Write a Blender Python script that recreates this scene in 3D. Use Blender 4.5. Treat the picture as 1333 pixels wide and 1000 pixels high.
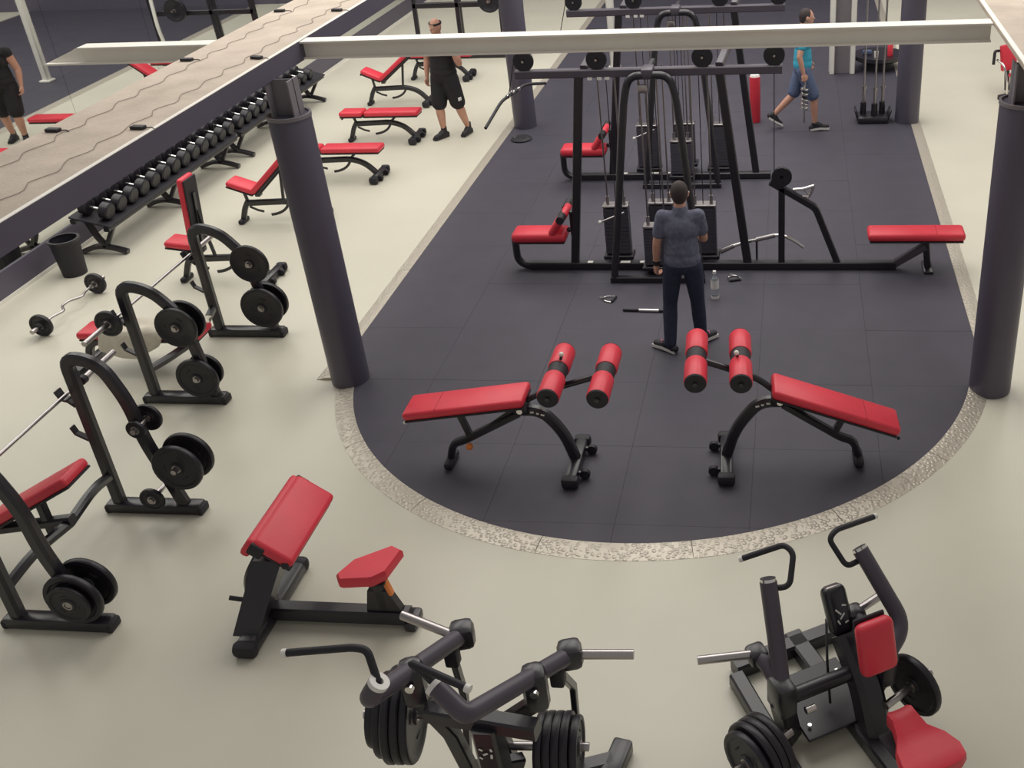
import bpy, bmesh, math, random
from mathutils import Vector, Matrix
random.seed(7)
for o in list(bpy.data.objects): bpy.data.objects.remove(o)
scene = bpy.context.scene
col = scene.collection

# ------------------------------------------------------------------ camera
CAM_H = 5.1
FPX, CX, CY = 1368.46, 867.0, 459.0            # focal length and optical axis of the (cropped) photograph
def _unit(px, py):
    return Vector((px - CX, py - CY, FPX)).normalized()
_down = _unit(1008, 2830)                       # plumb direction
_fwd = _unit(1038, -341); _fwd = (_fwd - _down * _fwd.dot(_down)).normalized()
_up = -_down
_right = _fwd.cross(_up)
ROWS = (_right, _fwd, _up)                      # world axes expressed in camera axes (x right, y down, z ahead)
cam_data = bpy.data.cameras.new('camera')
cam = bpy.data.objects.new('camera', cam_data); col.objects.link(cam)
cam_data.sensor_width = 36.0
cam_data.lens = 36.0 * FPX / 1333.0
cam_data.shift_x = (666.5 - CX) / 1333.0
cam_data.shift_y = (CY - 500.0) / 1333.0
cam_data.clip_end = 200
m = Matrix.Identity(4)
for i in range(3):
    m[i][0] = ROWS[i][0]; m[i][1] = -ROWS[i][1]; m[i][2] = -ROWS[i][2]
m.translation = (0, 0, CAM_H)
cam.matrix_world = m
scene.camera = cam

def _ray(px, py):
    d = Vector((px - CX, py - CY, FPX))
    return Vector((ROWS[0].dot(d), ROWS[1].dot(d), ROWS[2].dot(d)))
def at(px, py, z=0.0):                          # survey: the point seen at a pixel, at height z
    r = _ray(px, py); t = (z - CAM_H) / r.z
    return Vector((r.x * t, r.y * t, z))
def at_y(px, py, y):
    r = _ray(px, py); t = y / r.y
    return Vector((r.x * t, y, CAM_H + r.z * t))

# ------------------------------------------------------------------ light and exposure
scene.view_settings.view_transform = 'Standard'
scene.view_settings.look = 'None'
scene.view_settings.gamma = 1.0
scene.view_settings.use_curve_mapping = False
scene.view_settings.exposure = 0.0
world = bpy.data.worlds.new('hall_light'); scene.world = world
world.use_nodes = True
bg = world.node_tree.nodes['Background']
bg.inputs[0].default_value = (1.0, 0.965, 0.93, 1); bg.inputs[1].default_value = 0.31
def area(name, loc, sx, sy, power, color=(1, 0.96, 0.9)):
    l = bpy.data.lights.new(name, 'AREA'); l.shape = 'RECTANGLE'; l.size = sx; l.size_y = sy
    l.energy = power; l.color = color
    o = bpy.data.objects.new(name, l); col.objects.link(o); o.location = loc
    return o
for i, (x, y) in enumerate([(-6.8, 10.5), (-6.8, 15.5), (-6.8, 20.5), (-1.4, 10.5), (-1.4, 15.5), (-1.4, 20.5), (4.2, 10.5), (4.2, 15.5), (4.2, 20.5)]):
    area('ceiling_lamp_%d_offscreen' % (i + 1), (x, y, 8.2), 4.2, 4.6, 200)

# ------------------------------------------------------------------ materials
MATS = {}
def mat(name, rgb, rough=0.5, metal=0.0, var=0.0, scale=6.0, bump=0.0, bscale=60.0, rgb2=None, spec=0.5, coat=0.0):
    if name in MATS: return MATS[name]
    M = bpy.data.materials.new(name); M.use_nodes = True
    nt = M.node_tree; b = nt.nodes['Principled BSDF']
    b.inputs['Base Color'].default_value = (*rgb, 1)
    b.inputs['Roughness'].default_value = rough
    b.inputs['Metallic'].default_value = metal
    b.inputs['Specular IOR Level'].default_value = spec
    if coat: b.inputs['Coat Weight'].default_value = coat; b.inputs['Coat Roughness'].default_value = 0.25
    tc = nt.nodes.new('ShaderNodeTexCoord')
    if var or rgb2:
        n = nt.nodes.new('ShaderNodeTexNoise'); n.inputs['Scale'].default_value = scale; n.inputs['Detail'].default_value = 5
        nt.links.new(tc.outputs['Object'], n.inputs['Vector'])
        r = nt.nodes.new('ShaderNodeValToRGB')
        c2 = rgb2 if rgb2 else tuple(max(0, c * (1 - var)) for c in rgb)
        r.color_ramp.elements[0].position = 0.3; r.color_ramp.elements[1].position = 0.7
        r.color_ramp.elements[0].color = (*c2, 1); r.color_ramp.elements[1].color = (*rgb, 1)
        nt.links.new(n.outputs['Fac'], r.inputs['Fac']); nt.links.new(r.outputs['Color'], b.inputs['Base Color'])
    if bump:
        n2 = nt.nodes.new('ShaderNodeTexNoise'); n2.inputs['Scale'].default_value = bscale
        nt.links.new(tc.outputs['Object'], n2.inputs['Vector'])
        bp = nt.nodes.new('ShaderNodeBump'); bp.inputs['Strength'].default_value = bump; bp.inputs['Distance'].default_value = 0.01
        nt.links.new(n2.outputs['Fac'], bp.inputs['Height']); nt.links.new(bp.outputs['Normal'], b.inputs['Normal'])
    MATS[name] = M
    return M
FLOOR = mat('resin_floor', (0.69, 0.665, 0.555), 0.33, var=0.07, scale=0.9, spec=0.4)
RUBBER = mat('rubber_tile', (0.066, 0.060, 0.083), 0.6, rgb2=(0.057, 0.052, 0.073), scale=3.0, bump=0.15, bscale=300)
GAP = mat('tile_underlay', (0.062, 0.056, 0.078), 0.8)
PURPLE = mat('slate_paint', (0.096, 0.086, 0.122), 0.42, var=0.08, scale=2.0)
NECK = mat('grey_steel_paint', (0.22, 0.20, 0.22), 0.45, var=0.1, scale=4)
CREAM = mat('cream_paint', (0.90, 0.86, 0.78), 0.4, var=0.06, scale=2)
DUST = mat('dusty_board', (0.60, 0.51, 0.43), 0.9, rgb2=(0.47, 0.40, 0.33), scale=3.5, bump=0.4, bscale=40)
WHITE = mat('white_paint', (0.82, 0.80, 0.74), 0.5, var=0.05)
BLACK = mat('black_gloss_steel', (0.018, 0.0155, 0.0225), 0.34, var=0.15, scale=8, coat=0.3)
DARK = mat('black_rubber', (0.020, 0.018, 0.025), 0.6, var=0.2, scale=20)
PLATE = mat('cast_iron_black', (0.018, 0.016, 0.023), 0.42, var=0.25, scale=14, bump=0.1, bscale=90)
GREY = mat('charcoal_lever_paint', (0.085, 0.073, 0.095), 0.42, var=0.1, scale=6)
RED = mat('red_vinyl', (0.78, 0.045, 0.075), 0.4, var=0.1, scale=5, bump=0.05, bscale=120)
REDS = mat('red_seam', (0.40, 0.012, 0.03), 0.6)
CHROME = mat('chrome', (0.80, 0.78, 0.76), 0.16, metal=1.0)
STEEL = mat('brushed_steel', (0.45, 0.42, 0.42), 0.3, metal=1.0)
ROD = mat('worn_guide_rod', (0.26, 0.24, 0.26), 0.35, metal=1.0)
ORANGE = mat('orange_knob', (0.85, 0.25, 0.05), 0.4)
PLASTIC = mat('white_plastic', (0.82, 0.80, 0.76), 0.4)
TOWEL = mat('cream_towel', (0.80, 0.74, 0.62), 0.95, var=0.15, scale=12, bump=0.5, bscale=160)
SKIN = mat('skin', (0.60, 0.32, 0.23), 0.5, var=0.1, scale=9)
HAIR = mat('dark_hair', (0.05, 0.035, 0.035), 0.7, var=0.3, scale=60, bump=0.4, bscale=200)
HEATHER = mat('heather_grey_jersey', (0.17, 0.18, 0.25), 0.85, rgb2=(0.105, 0.11, 0.165), scale=26, bump=0.3, bscale=30)
NAVY = mat('navy_denim', (0.030, 0.034, 0.072), 0.8, var=0.25, scale=20, bump=0.3, bscale=40)
BLACKCLOTH = mat('black_jersey', (0.018, 0.016, 0.02), 0.85, var=0.2, scale=10)
CYAN = mat('cyan_jersey', (0.05, 0.42, 0.60), 0.8, var=0.15, scale=12, bump=0.3, bscale=30)
DENIM = mat('blue_denim', (0.12, 0.16, 0.28), 0.85, var=0.2, scale=25)
PINK = mat('pink_trim', (0.75, 0.15, 0.3), 0.6)
STACK = mat('weight_stack_steel', (0.078, 0.071, 0.095), 0.5, var=0.1, scale=9)
mat('cable_grey', (0.24, 0.20, 0.17), 0.7)
def mirror_mat():
    M = bpy.data.materials.new('mirror_glass'); M.use_nodes = True
    b = M.node_tree.nodes['Principled BSDF']
    b.inputs['Base Color'].default_value = (0.80, 0.82, 0.80, 1); b.inputs['Metallic'].default_value = 1; b.inputs['Roughness'].default_value = 0.015
    return M
MIRROR = mirror_mat()
def glass_mat(name, rgb, tr=0.9, rough=0.05):
    M = bpy.data.materials.new(name); M.use_nodes = True
    b = M.node_tree.nodes['Principled BSDF']
    b.inputs['Base Color'].default_value = (*rgb, 1); b.inputs['Roughness'].default_value = rough
    b.inputs['Transmission Weight'].default_value = tr; b.inputs['IOR'].default_value = 1.3
    return M
BOTTLE = glass_mat('clear_plastic', (0.8, 0.85, 0.9), 0.85)
SHROUD = glass_mat('smoked_guard', (0.10, 0.09, 0.13), 0.25, 0.3)
def checker_mat():
    M = bpy.data.materials.new('tread_plate'); M.use_nodes = True
    nt = M.node_tree; b = nt.nodes['Principled BSDF']
    b.inputs['Base Color'].default_value = (0.58, 0.53, 0.45, 1); b.inputs['Metallic'].default_value = 0.35; b.inputs['Roughness'].default_value = 0.38
    tc = nt.nodes.new('ShaderNodeTexCoord')
    v = nt.nodes.new('ShaderNodeTexVoronoi'); v.inputs['Scale'].default_value = 30
    nt.links.new(tc.outputs['Object'], v.inputs['Vector'])
    r = nt.nodes.new('ShaderNodeValToRGB'); r.color_ramp.elements[0].position = 0.25; r.color_ramp.elements[1].position = 0.55
    r.color_ramp.elements[0].color = (1, 1, 1, 1); r.color_ramp.elements[1].color = (0, 0, 0, 1)
    nt.links.new(v.outputs['Distance'], r.inputs['Fac'])
    bp = nt.nodes.new('ShaderNodeBump'); bp.inputs['Strength'].default_value = 0.55; bp.inputs['Distance'].default_value = 0.008
    nt.links.new(r.outputs['Color'], bp.inputs['Height']); nt.links.new(bp.outputs['Normal'], b.inputs['Normal'])
    return M
TREAD = checker_mat()

# ------------------------------------------------------------------ mesh helpers
_rb = {}
def _rounded(size, r, seg):
    key = (tuple(round(s, 4) for s in size), round(r, 4), seg)
    if key not in _rb:
        bm = bmesh.new(); bmesh.ops.create_cube(bm, size=1)
        for v in bm.verts: v.co = Vector((v.co.x * size[0], v.co.y * size[1], v.co.z * size[2]))
        bmesh.ops.bevel(bm, geom=bm.edges[:], offset=min(r, min(size) * 0.49), segments=seg, profile=0.5, affect='EDGES')
        bm.verts.index_update()
        _rb[key] = ([v.co.copy() for v in bm.verts], [[v.index for v in f.verts] for f in bm.faces]); bm.free()
    return _rb[key]
def bend(pts, r=0.06, n=5):
    """round the corners of a polyline"""
    pts = [Vector(p) for p in pts]; out = [pts[0]]
    for a, b, c in zip(pts, pts[1:], pts[2:]):
        d1 = (a - b); d2 = (c - b)
        k = min(r, d1.length * 0.48, d2.length * 0.48)
        p, q = b + d1.normalized() * k, b + d2.normalized() * k
        for i in range(n + 1):
            t = i / n
            out.append(p * (1 - t) ** 2 + b * 2 * t * (1 - t) + q * t * t)
    out.append(pts[-1])
    return out
class MB:
    def __init__(self): self.v = []; self.f = []
    def add(self, vs, fs):
        o = len(self.v); self.v += [Vector(v) for v in vs]; self.f += [[i + o for i in f] for f in fs]; return self
    def box(self, x0, x1, y0, y1, z0, z1):
        return self.add([(x0, y0, z0), (x1, y0, z0), (x1, y1, z0), (x0, y1, z0), (x0, y0, z1), (x1, y0, z1), (x1, y1, z1), (x0, y1, z1)],
                        [(0, 3, 2, 1), (4, 5, 6, 7), (0, 1, 5, 4), (1, 2, 6, 5), (2, 3, 7, 6), (3, 0, 4, 7)])
    def rbox(self, c, size, r=0.02, seg=2, rot=None):
        vs, fs = _rounded(size, r, seg); c = Vector(c)
        return self.add([c + (rot @ v if rot else v) for v in vs], fs)
    def _rings(self, rings, caps=True):
        n = len(rings[0]); vs = [p for r in rings for p in r]; fs = []
        for k in range(len(rings) - 1):
            for i in range(n):
                j = (i + 1) % n
                fs.append((k * n + i, k * n + j, (k + 1) * n + j, (k + 1) * n + i))
        if caps:
            fs.append(tuple(range(n - 1, -1, -1))); fs.append(tuple((len(rings) - 1) * n + i for i in range(n)))
        return self.add(vs, fs)
    def tube(self, pts, r, n=10):
        pts = [Vector(p) for p in pts]; rs = r if isinstance(r, (list, tuple)) else [r] * len(pts)
        T = [(pts[min(i + 1, len(pts) - 1)] - pts[max(i - 1, 0)]).normalized() for i in range(len(pts))]
        ref = Vector((0, 0, 1)) if abs(T[0].z) < 0.9 else Vector((1, 0, 0))
        N = (ref - T[0] * ref.dot(T[0])).normalized(); rings = []
        for p, t, q in zip(pts, T, rs):
            N = (N - t * N.dot(t)).normalized(); B = t.cross(N)
            rings.append([p + (N * math.cos(a) + B * math.sin(a)) * q for a in [2 * math.pi * i / n for i in range(n)]])
        return self._rings(rings)
    def cyl(self, a, b, r, n=14): return self.tube([a, b], r, n)
    def beam(self, pts, w, h, side=None, c=0.25):
        """box section along a path: w across (along side), h in the path's plane, corners chamfered"""
        pts = [Vector(p) for p in pts]
        T = [(pts[min(i + 1, len(pts) - 1)] - pts[max(i - 1, 0)]).normalized() for i in range(len(pts))]
        if side is None:
            z = Vector((0, 0, 1)); side = T[0].cross(z)
            if side.length < 0.05: side = Vector((0, 1, 0))
        side = Vector(side); k = c * min(w, h) / 2
        prof = [(-w / 2 + k, -h / 2), (w / 2 - k, -h / 2), (w / 2, -h / 2 + k), (w / 2, h / 2 - k), (w / 2 - k, h / 2), (-w / 2 + k, h / 2), (-w / 2, h / 2 - k), (-w / 2, -h / 2 + k)]
        rings = []
        for p, t in zip(pts, T):
            s = (side - t * side.dot(t)).normalized(); u = s.cross(t)
            rings.append([p + s * a + u * b for a, b in prof])
        return self._rings(rings)
    def lathe(self, prof, c, axis, n=28):
        """closed ring profile [(radius, along)] turned about axis"""
        c = Vector(c); ax = Vector(axis).normalized()
        ref = Vector((0, 0, 1)) if abs(ax.z) < 0.9 else Vector((1, 0, 0))
        N = (ref - ax * ref.dot(ax)).normalized(); B = ax.cross(N); m_ = len(prof)
        vs = []; fs = []
        for i in range(n):
            a = 2 * math.pi * i / n; d = N * math.cos(a) + B * math.sin(a)
            vs += [c + d * r + ax * t for r, t in prof]
        for i in range(n):
            j = (i + 1) % n
            for k in range(m_):
                l = (k + 1) % m_
                fs.append((i * m_ + k, j * m_ + k, j * m_ + l, i * m_ + l))
        return self.add(vs, fs)
    def ball(self, c, r, n=10, s=(1, 1, 1)):
        c = Vector(c); rings = []
        for k in range(1, n):
            a = math.pi * k / n
            rings.append([c + Vector((math.sin(a) * math.cos(t) * r * s[0], math.sin(a) * math.sin(t) * r * s[1], math.cos(a) * r * s[2])) for t in [2 * math.pi * i / (2 * n) for i in range(2 * n)]])
        return self._rings(rings)
    def mesh(self, name, off=None, sharp=38):
        me = bpy.data.meshes.new(name)
        o = Vector(off) if off is not None else Vector((0, 0, 0))
        me.from_pydata([tuple(v - o) for v in self.v], [], self.f); me.update()
        bm = bmesh.new(); bm.from_mesh(me); bmesh.ops.recalc_face_normals(bm, faces=bm.faces); bm.to_mesh(me); bm.free()
        for p in me.polygons: p.use_smooth = True
        me.set_sharp_from_angle(angle=math.radians(sharp))
        return me
    def build(self, name, material, parent=None, off=None):
        if parent is not None and off is None:
            r = parent
            while r.parent is not None: r = r.parent
            off = OFF.get(r.name)
        me = self.mesh(name, off); me.materials.append(material)
        o = bpy.data.objects.new(name, me); col.objects.link(o)
        if parent is not None: o.parent = parent
        return o
OFF = {}
def tag(o, label=None, cat=None, group=None, kind=None):
    if label: o['label'] = label
    if cat: o['category'] = cat
    if group: o['group'] = group
    if kind: o['kind'] = kind
    return o
def thing(name, label, cat, loc=(0, 0, 0), rz=0.0, group=None, world=False):
    o = bpy.data.objects.new(name, None); col.objects.link(o); o.empty_display_size = 0.1
    o.location = loc; o.rotation_euler = (0, 0, rz)
    if world: OFF[o.name] = Vector(loc)          # parts are given in world coordinates
    return tag(o, label, cat, group)
def copy_tree(o, parent=None):
    c = o.copy(); col.objects.link(c)
    if parent is not None: c.parent = parent
    for ch in [x for x in o.children]: copy_tree(ch, c)
    return c
def single(mb, name, material, label, cat, loc=(0, 0, 0), group=None, off=None):
    """a thing that is one mesh: origin at loc, mesh given in world coordinates when off is None"""
    o = mb.build(name, material, None, loc if off is None else off); o.location = loc
    return tag(o, label, cat, group)
RX = lambda a: Matrix.Rotation(a, 3, 'X')
RY = lambda a: Matrix.Rotation(a, 3, 'Y')
RZ = lambda a: Matrix.Rotation(a, 3, 'Z')

# ------------------------------------------------------------------ the setting
WALL = -8.92
tag(MB().box(-12, 12, -2, 27, -0.2, 0).build('floor', FLOOR), 'pale resin gym floor', kind='structure')
tag(MB().box(WALL - 0.2, WALL - 0.02, -2, 27, 0, 6.5).build('wall_left', PURPLE), 'side wall carrying the tall mirror', kind='structure')
tag(MB().box(-12, 12, 26, 26.2, 0, 6.5).build('wall_back', PURPLE), 'dark slate painted end wall', kind='structure')
bb = tag(MB().box(WALL - 0.02, WALL + 0.02, -2, 26, 0.045, 0.33).build('baseboard_left', PURPLE), 'slate wall panel under the mirror', kind='structure')
MB().box(WALL - 0.02, WALL + 0.03, -2, 26, 0.0, 0.045).build('skirting_strip', WHITE, bb)
mir = thing('wall_mirror', 'tall frameless mirror above the slate wall panel', 'mirror', (WALL, 12, 0.33))
y = -2.0
while y < 26:
    e = min(y + 2.0, 26)
    MB().box(-0.018, 0.0, y - 12 + 0.002, e - 12 - 0.002, 0.0, 5.8).build('pane', MIRROR, mir)
    y = e

# rubber tile field: straight part between the columns and beyond, rounded end
AC = Vector((-1.28, 8.85)); RI, RO = 2.93, 3.10
ML, MR, MY = -4.38, 1.74, 8.18
matroot = bpy.data.objects.new('floor_mat', None); col.objects.link(matroot)
tag(matroot, 'dark rubber tile floor with a rounded end', kind='structure')
def clip_circle(poly, R):
    """clip a convex polygon with the rounded end (many half planes)"""
    for k in range(72):
        a = math.pi + math.pi * k / 71
        n = Vector((math.cos(a), math.sin(a))); d = n.dot(AC) + R * math.cos(math.pi / 142)
        out = []
        for p, q in zip(poly, poly[1:] + poly[:1]):
            ip, iq = n.dot(p) <= d, n.dot(q) <= d
            if ip: out.append(p)
            if ip != iq:
                t = (d - n.dot(p)) / (n.dot(q) - n.dot(p)); out.append(p + (q - p) * t)
        poly = out
        if len(poly) < 3: return None
    return poly
def prism(poly, z0, z1):
    n = len(poly)
    return MB().add([(p.x, p.y, z0) for p in poly] + [(p.x, p.y, z1) for p in poly],
                    [tuple(range(n - 1, -1, -1)), tuple(range(n, 2 * n))] + [(i, (i + 1) % n, n + (i + 1) % n, n + i) for i in range(n)])
TW = (MR - ML) / 6; G = 0.001
base = MB().box(ML, MR, MY, 25.95, 0.0, 0.012)
ends = clip_circle([Vector(p) for p in ((ML, 5), (MR, 5), (MR, MY), (ML, MY))], RI)
b2 = prism(ends, 0.0, 0.012); base.add(b2.v, b2.f)
base.build('joint_base', GAP, matroot)
for j in range(-3, 18):
    for i in range(6):
        x0, x1 = ML + i * TW + G, ML + (i + 1) * TW - G
        y0, y1 = MY + j * TW + G, MY + (j + 1) * TW - G
        y1 = min(y1, 25.95)
        poly = [Vector(p) for p in ((x0, y0), (x1, y0), (x1, y1), (x0, y1))]
        if j < 0: poly = clip_circle(poly, RI)
        if not poly: continue
        prism(poly, 0.012, 0.02 + random.uniform(-0.0006, 0.0006)).build('tile', RUBBER, matroot)

# tread plate ramp round the rubber field
ramp = bpy.data.objects.new('trim_1', None); col.objects.link(ramp)
tag(ramp, 'bright tread plate ramp edging the rubber tiles', kind='structure')
PROF = [(0.0, 0.024), (0.06, 0.024), (0.085, 0.019), (0.17, 0.002)]
def ramp_piece(edge):
    """edge: list of (inner point, outward direction, width)"""
    mb = MB(); rings = []
    for p, d, w in edge:
        k = w / 0.17
        top = [Vector((p.x + d.x * s * k, p.y + d.y * s * k, z)) for s, z in PROF]
        rings.append(top + [Vector((t.x, t.y, 0.0)) for t in reversed(top)])
    mb._rings(rings); mb.build('tread_plate', TREAD, ramp)
a0 = math.pi + math.asin((AC.y - MY) / RI) * 1.0
a1 = 2 * math.pi - math.asin((AC.y - MY) / RI)
N = 7
for k in range(N):
    s0, s1 = a0 + (a1 - a0) * k / N + 0.001, a0 + (a1 - a0) * (k + 1) / N - 0.001
    ramp_piece([(AC + Vector((math.cos(a), math.sin(a))) * RI, Vector((math.cos(a), math.sin(a))), 0.17) for a in [s0 + (s1 - s0) * i / 10 for i in range(11)]])
y = MY
while y < 25.5:
    e = min(y + 2.4, 25.8)
    ramp_piece([(Vector((ML, y + 0.002)), Vector((-1, 0)), 0.15), (Vector((ML, e - 0.002)), Vector((-1, 0)), 0.15)])
    ramp_piece([(Vector((MR, y + 0.002)), Vector((1, 0)), 0.15), (Vector((MR, e - 0.002)), Vector((1, 0)), 0.15)])
    y = e

# columns with padding sleeves and steel necks, edge decks, cross beams
def column(x, y, lab):
    o = bpy.data.objects.new('column', None); col.objects.link(o); o.location = (x, y, 0)
    tag(o, lab, kind='structure')
    MB().lathe([(0.0, 0.0), (0.172, 0.0), (0.178, 0.02), (0.178, 2.58), (0.168, 2.6), (0.0, 2.6)], (0, 0, 0), (0, 0, 1), 36).build('sleeve', PURPLE, o)
    MB().lathe([(0.165, 2.585), (0.184, 2.585), (0.184, 2.615), (0.165, 2.615)], (0, 0, 0), (0, 0, 1), 36).build('collar', NECK, o)
    n = MB(); n.box(-0.1, 0.1, -0.006, 0.006, 2.6, 2.9); n.box(-0.1, -0.088, -0.1, 0.1, 2.6, 2.9); n.box(0.088, 0.1, -0.1, 0.1, 2.6, 2.9)
    n.build('neck', NECK, o)
    return o
column(-4.18, 8.18, 'round slate column where the edging bends, on the side with the dumbbell racks')
column(1.75, 8.18, 'round slate column where the edging bends, on the open side of the hall')
column(-4.2, 15.8, 'round slate column behind the hanging pulldown bar')
column(1.69, 15.75, 'round slate column beside the upright barbell stand')
def deck(name, x0, x1, xf, lab):
    """dust covered edge deck: xf is the fascia side"""
    o = bpy.data.objects.new(name, None); col.objects.link(o); tag(o, lab, kind='structure')
    s = -1 if xf > (x0 + x1) / 2 else 1
    MB().box(x0, x1, -2, 19, 3.03, 3.06).build('deck_board', DUST, o)
    if xf < 0:
        MB().box(xf, xf + .02, -2, 19, 2.895, 3.06).build('fascia', PURPLE, o)
        MB().box(x0, x0 + .02, -2, 19, 2.895, 3.03).build('fascia', PURPLE, o)
        MB().box(xf - .012, xf + .02, -2, 19, 3.06, 3.064).build('edge_strip', CREAM, o)
    else:
        MB().box(xf + .30, xf + .32, -2, 19, 2.87, 3.03).build('fascia', PURPLE, o)
        MB().box(xf + .004, xf + .04, -2, 19, 3.06, 3.064).build('edge_strip', CREAM, o)
deck('trim_2', -5.06, -4.26, -4.26, 'dust covered deck on the beam beside the mirror wall')
deck('trim_3', 1.58, 2.6, 1.58, 'dust covered deck on the beam over the open side')
def ibeam(name, x0, x1, y, lab, cut=0.0):
    o = bpy.data.objects.new(name, None); col.objects.link(o); tag(o, lab, kind='structure')
    s = cut
    def slab(xa, xb, ya, yb, za, zb, nm, m_):
        f0 = s * (zb - 2.9) / 0.16; f1 = s * (za - 2.9) / 0.16
        MB().add([(xa + f1, ya, za), (xb, ya, za), (xb, yb, za), (xa + f1, yb, za), (xa + f0, ya, zb), (xb, ya, zb), (xb, yb, zb), (xa + f0, yb, zb)],
                 [(0, 3, 2, 1), (4, 5, 6, 7), (0, 1, 5, 4), (1, 2, 6, 5), (2, 3, 7, 6), (3, 0, 4, 7)]).build(nm, m_, o)
    slab(x0, x1, y - 0.07, y + 0.09, 3.04, 3.055, 'top_flange', CREAM)
    slab(x0, x1, y, y + 0.02, 2.915, 3.04, 'web', CREAM)
    slab(x0, x1, y - 0.05, y + 0.07, 2.90, 2.915, 'bottom_flange', CREAM)
ibeam('trim_4', -4.25, 1.57, 8.85, 'cream steel cross beam between the two decks')
ibeam('trim_5', -6.72, -5.06, 8.85, 'added cream beam stub in place of a beam reflected in the mirror', cut=0.42)  # added stub imitating a mirrored beam, slanted end included

# service cable and lamp housings lying on the deck beside the mirror wall
def deck_cable(xc, sgn, lab):
    pts = []; y = 3.9; k = 0
    while y < 12.0:
        pts.append((xc + sgn * (0.0 if k % 4 in (0, 3) else 0.05) + random.uniform(-.012, .012), y, 3.066)); y += 0.055 if k % 2 else 0.12; k += 1
    single(MB().tube(pts, 0.0024, 5), 'service_cable', MATS['cable_grey'], lab, 'cable', (xc, 8, 3.062))
deck_cable(-4.42, -1, 'thin looped cable along the deck edge above the hall')
deck_cable(-4.87, 1, 'thin looped cable along the deck edge facing the mirror')
for y in (4.6, 6.42, 8.2, 10.0, 11.8):
    for x in (-4.36, -4.96):
        o = thing('lamp_housing', 'small dark recessed lamp housing poking through the deck', 'lamp housing', (x, y + random.uniform(-.04, .04), 3.06), random.uniform(-.3, .3), 'lamp housings on the deck')
        MB().rbox((0, 0, 0.012), (0.10, 0.05, 0.024), 0.006).build('housing_body', DARK, o)
        MB().tube([(0.05, 0, 0.012), (0.09, 0.02, 0.006), (0.12, 0.0, 0.004)], 0.004, 5).build('lead', DARK, o)

# ------------------------------------------------------------------ weight plates
_pl = {}
def plate_proto(r, t=0.035):
    key = (round(r, 3), round(t, 3))
    if key in _pl: return _pl[key]
    h = t / 2
    pr = [(0.026, -h), (0.05, -h), (0.055, -h * .55), (r * .78, -h * .55), (r * .84, -h), (r * .97, -h), (r, -h * .6), (r, h * .6), (r * .97, h), (r * .84, h), (r * .78, h * .55), (0.055, h * .55), (0.05, h), (0.026, h)]
    me = MB().lathe(pr, (0, 0, 0), (0, 1, 0), 32).mesh('weight_plate'); me.materials.append(PLATE)
    hb = MB().lathe([(0.0255, -h - .002), (0.034, -h - .002), (0.034, h + .002), (0.0255, h + .002)], (0, 0, 0), (0, 1, 0), 20).mesh('hub'); hb.materials.append(STEEL)
    gm = []
    for k in range(3):
        a = 2 * math.pi * k / 3 + 0.5; d = Vector((math.cos(a), 0, math.sin(a))); e = Vector((-math.sin(a), 0, math.cos(a)))
        q = MB().rbox(d * r * .5, (r * .36, t * .72, r * .13), r * .05, 1, Matrix((e, (0, 1, 0), d)).transposed()).mesh('grip')
        q.materials.append(DARK); gm.append(q)
    _pl[key] = (me, hb, gm); return _pl[key]
def plate(loc, axis, r, label, group, t=0.035, spin=0.0):
    me, hb, gm = plate_proto(r, t)
    o = bpy.data.objects.new('weight_plate', me); col.objects.link(o)
    ax = Vector(axis).normalized()
    o.rotation_mode = 'QUATERNION'
    o.rotation_quaternion = Vector((0, 1, 0)).rotation_difference(ax) @ Matrix.Rotation(spin, 3, 'Y').to_quaternion()
    o.location = loc; tag(o, label, 'weight plate', group)
    for nm, q in [('hub', hb)] + [('grip', g) for g in gm]:
        c = bpy.data.objects.new(nm, q); col.objects.link(c); c.parent = o
    return o

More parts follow.
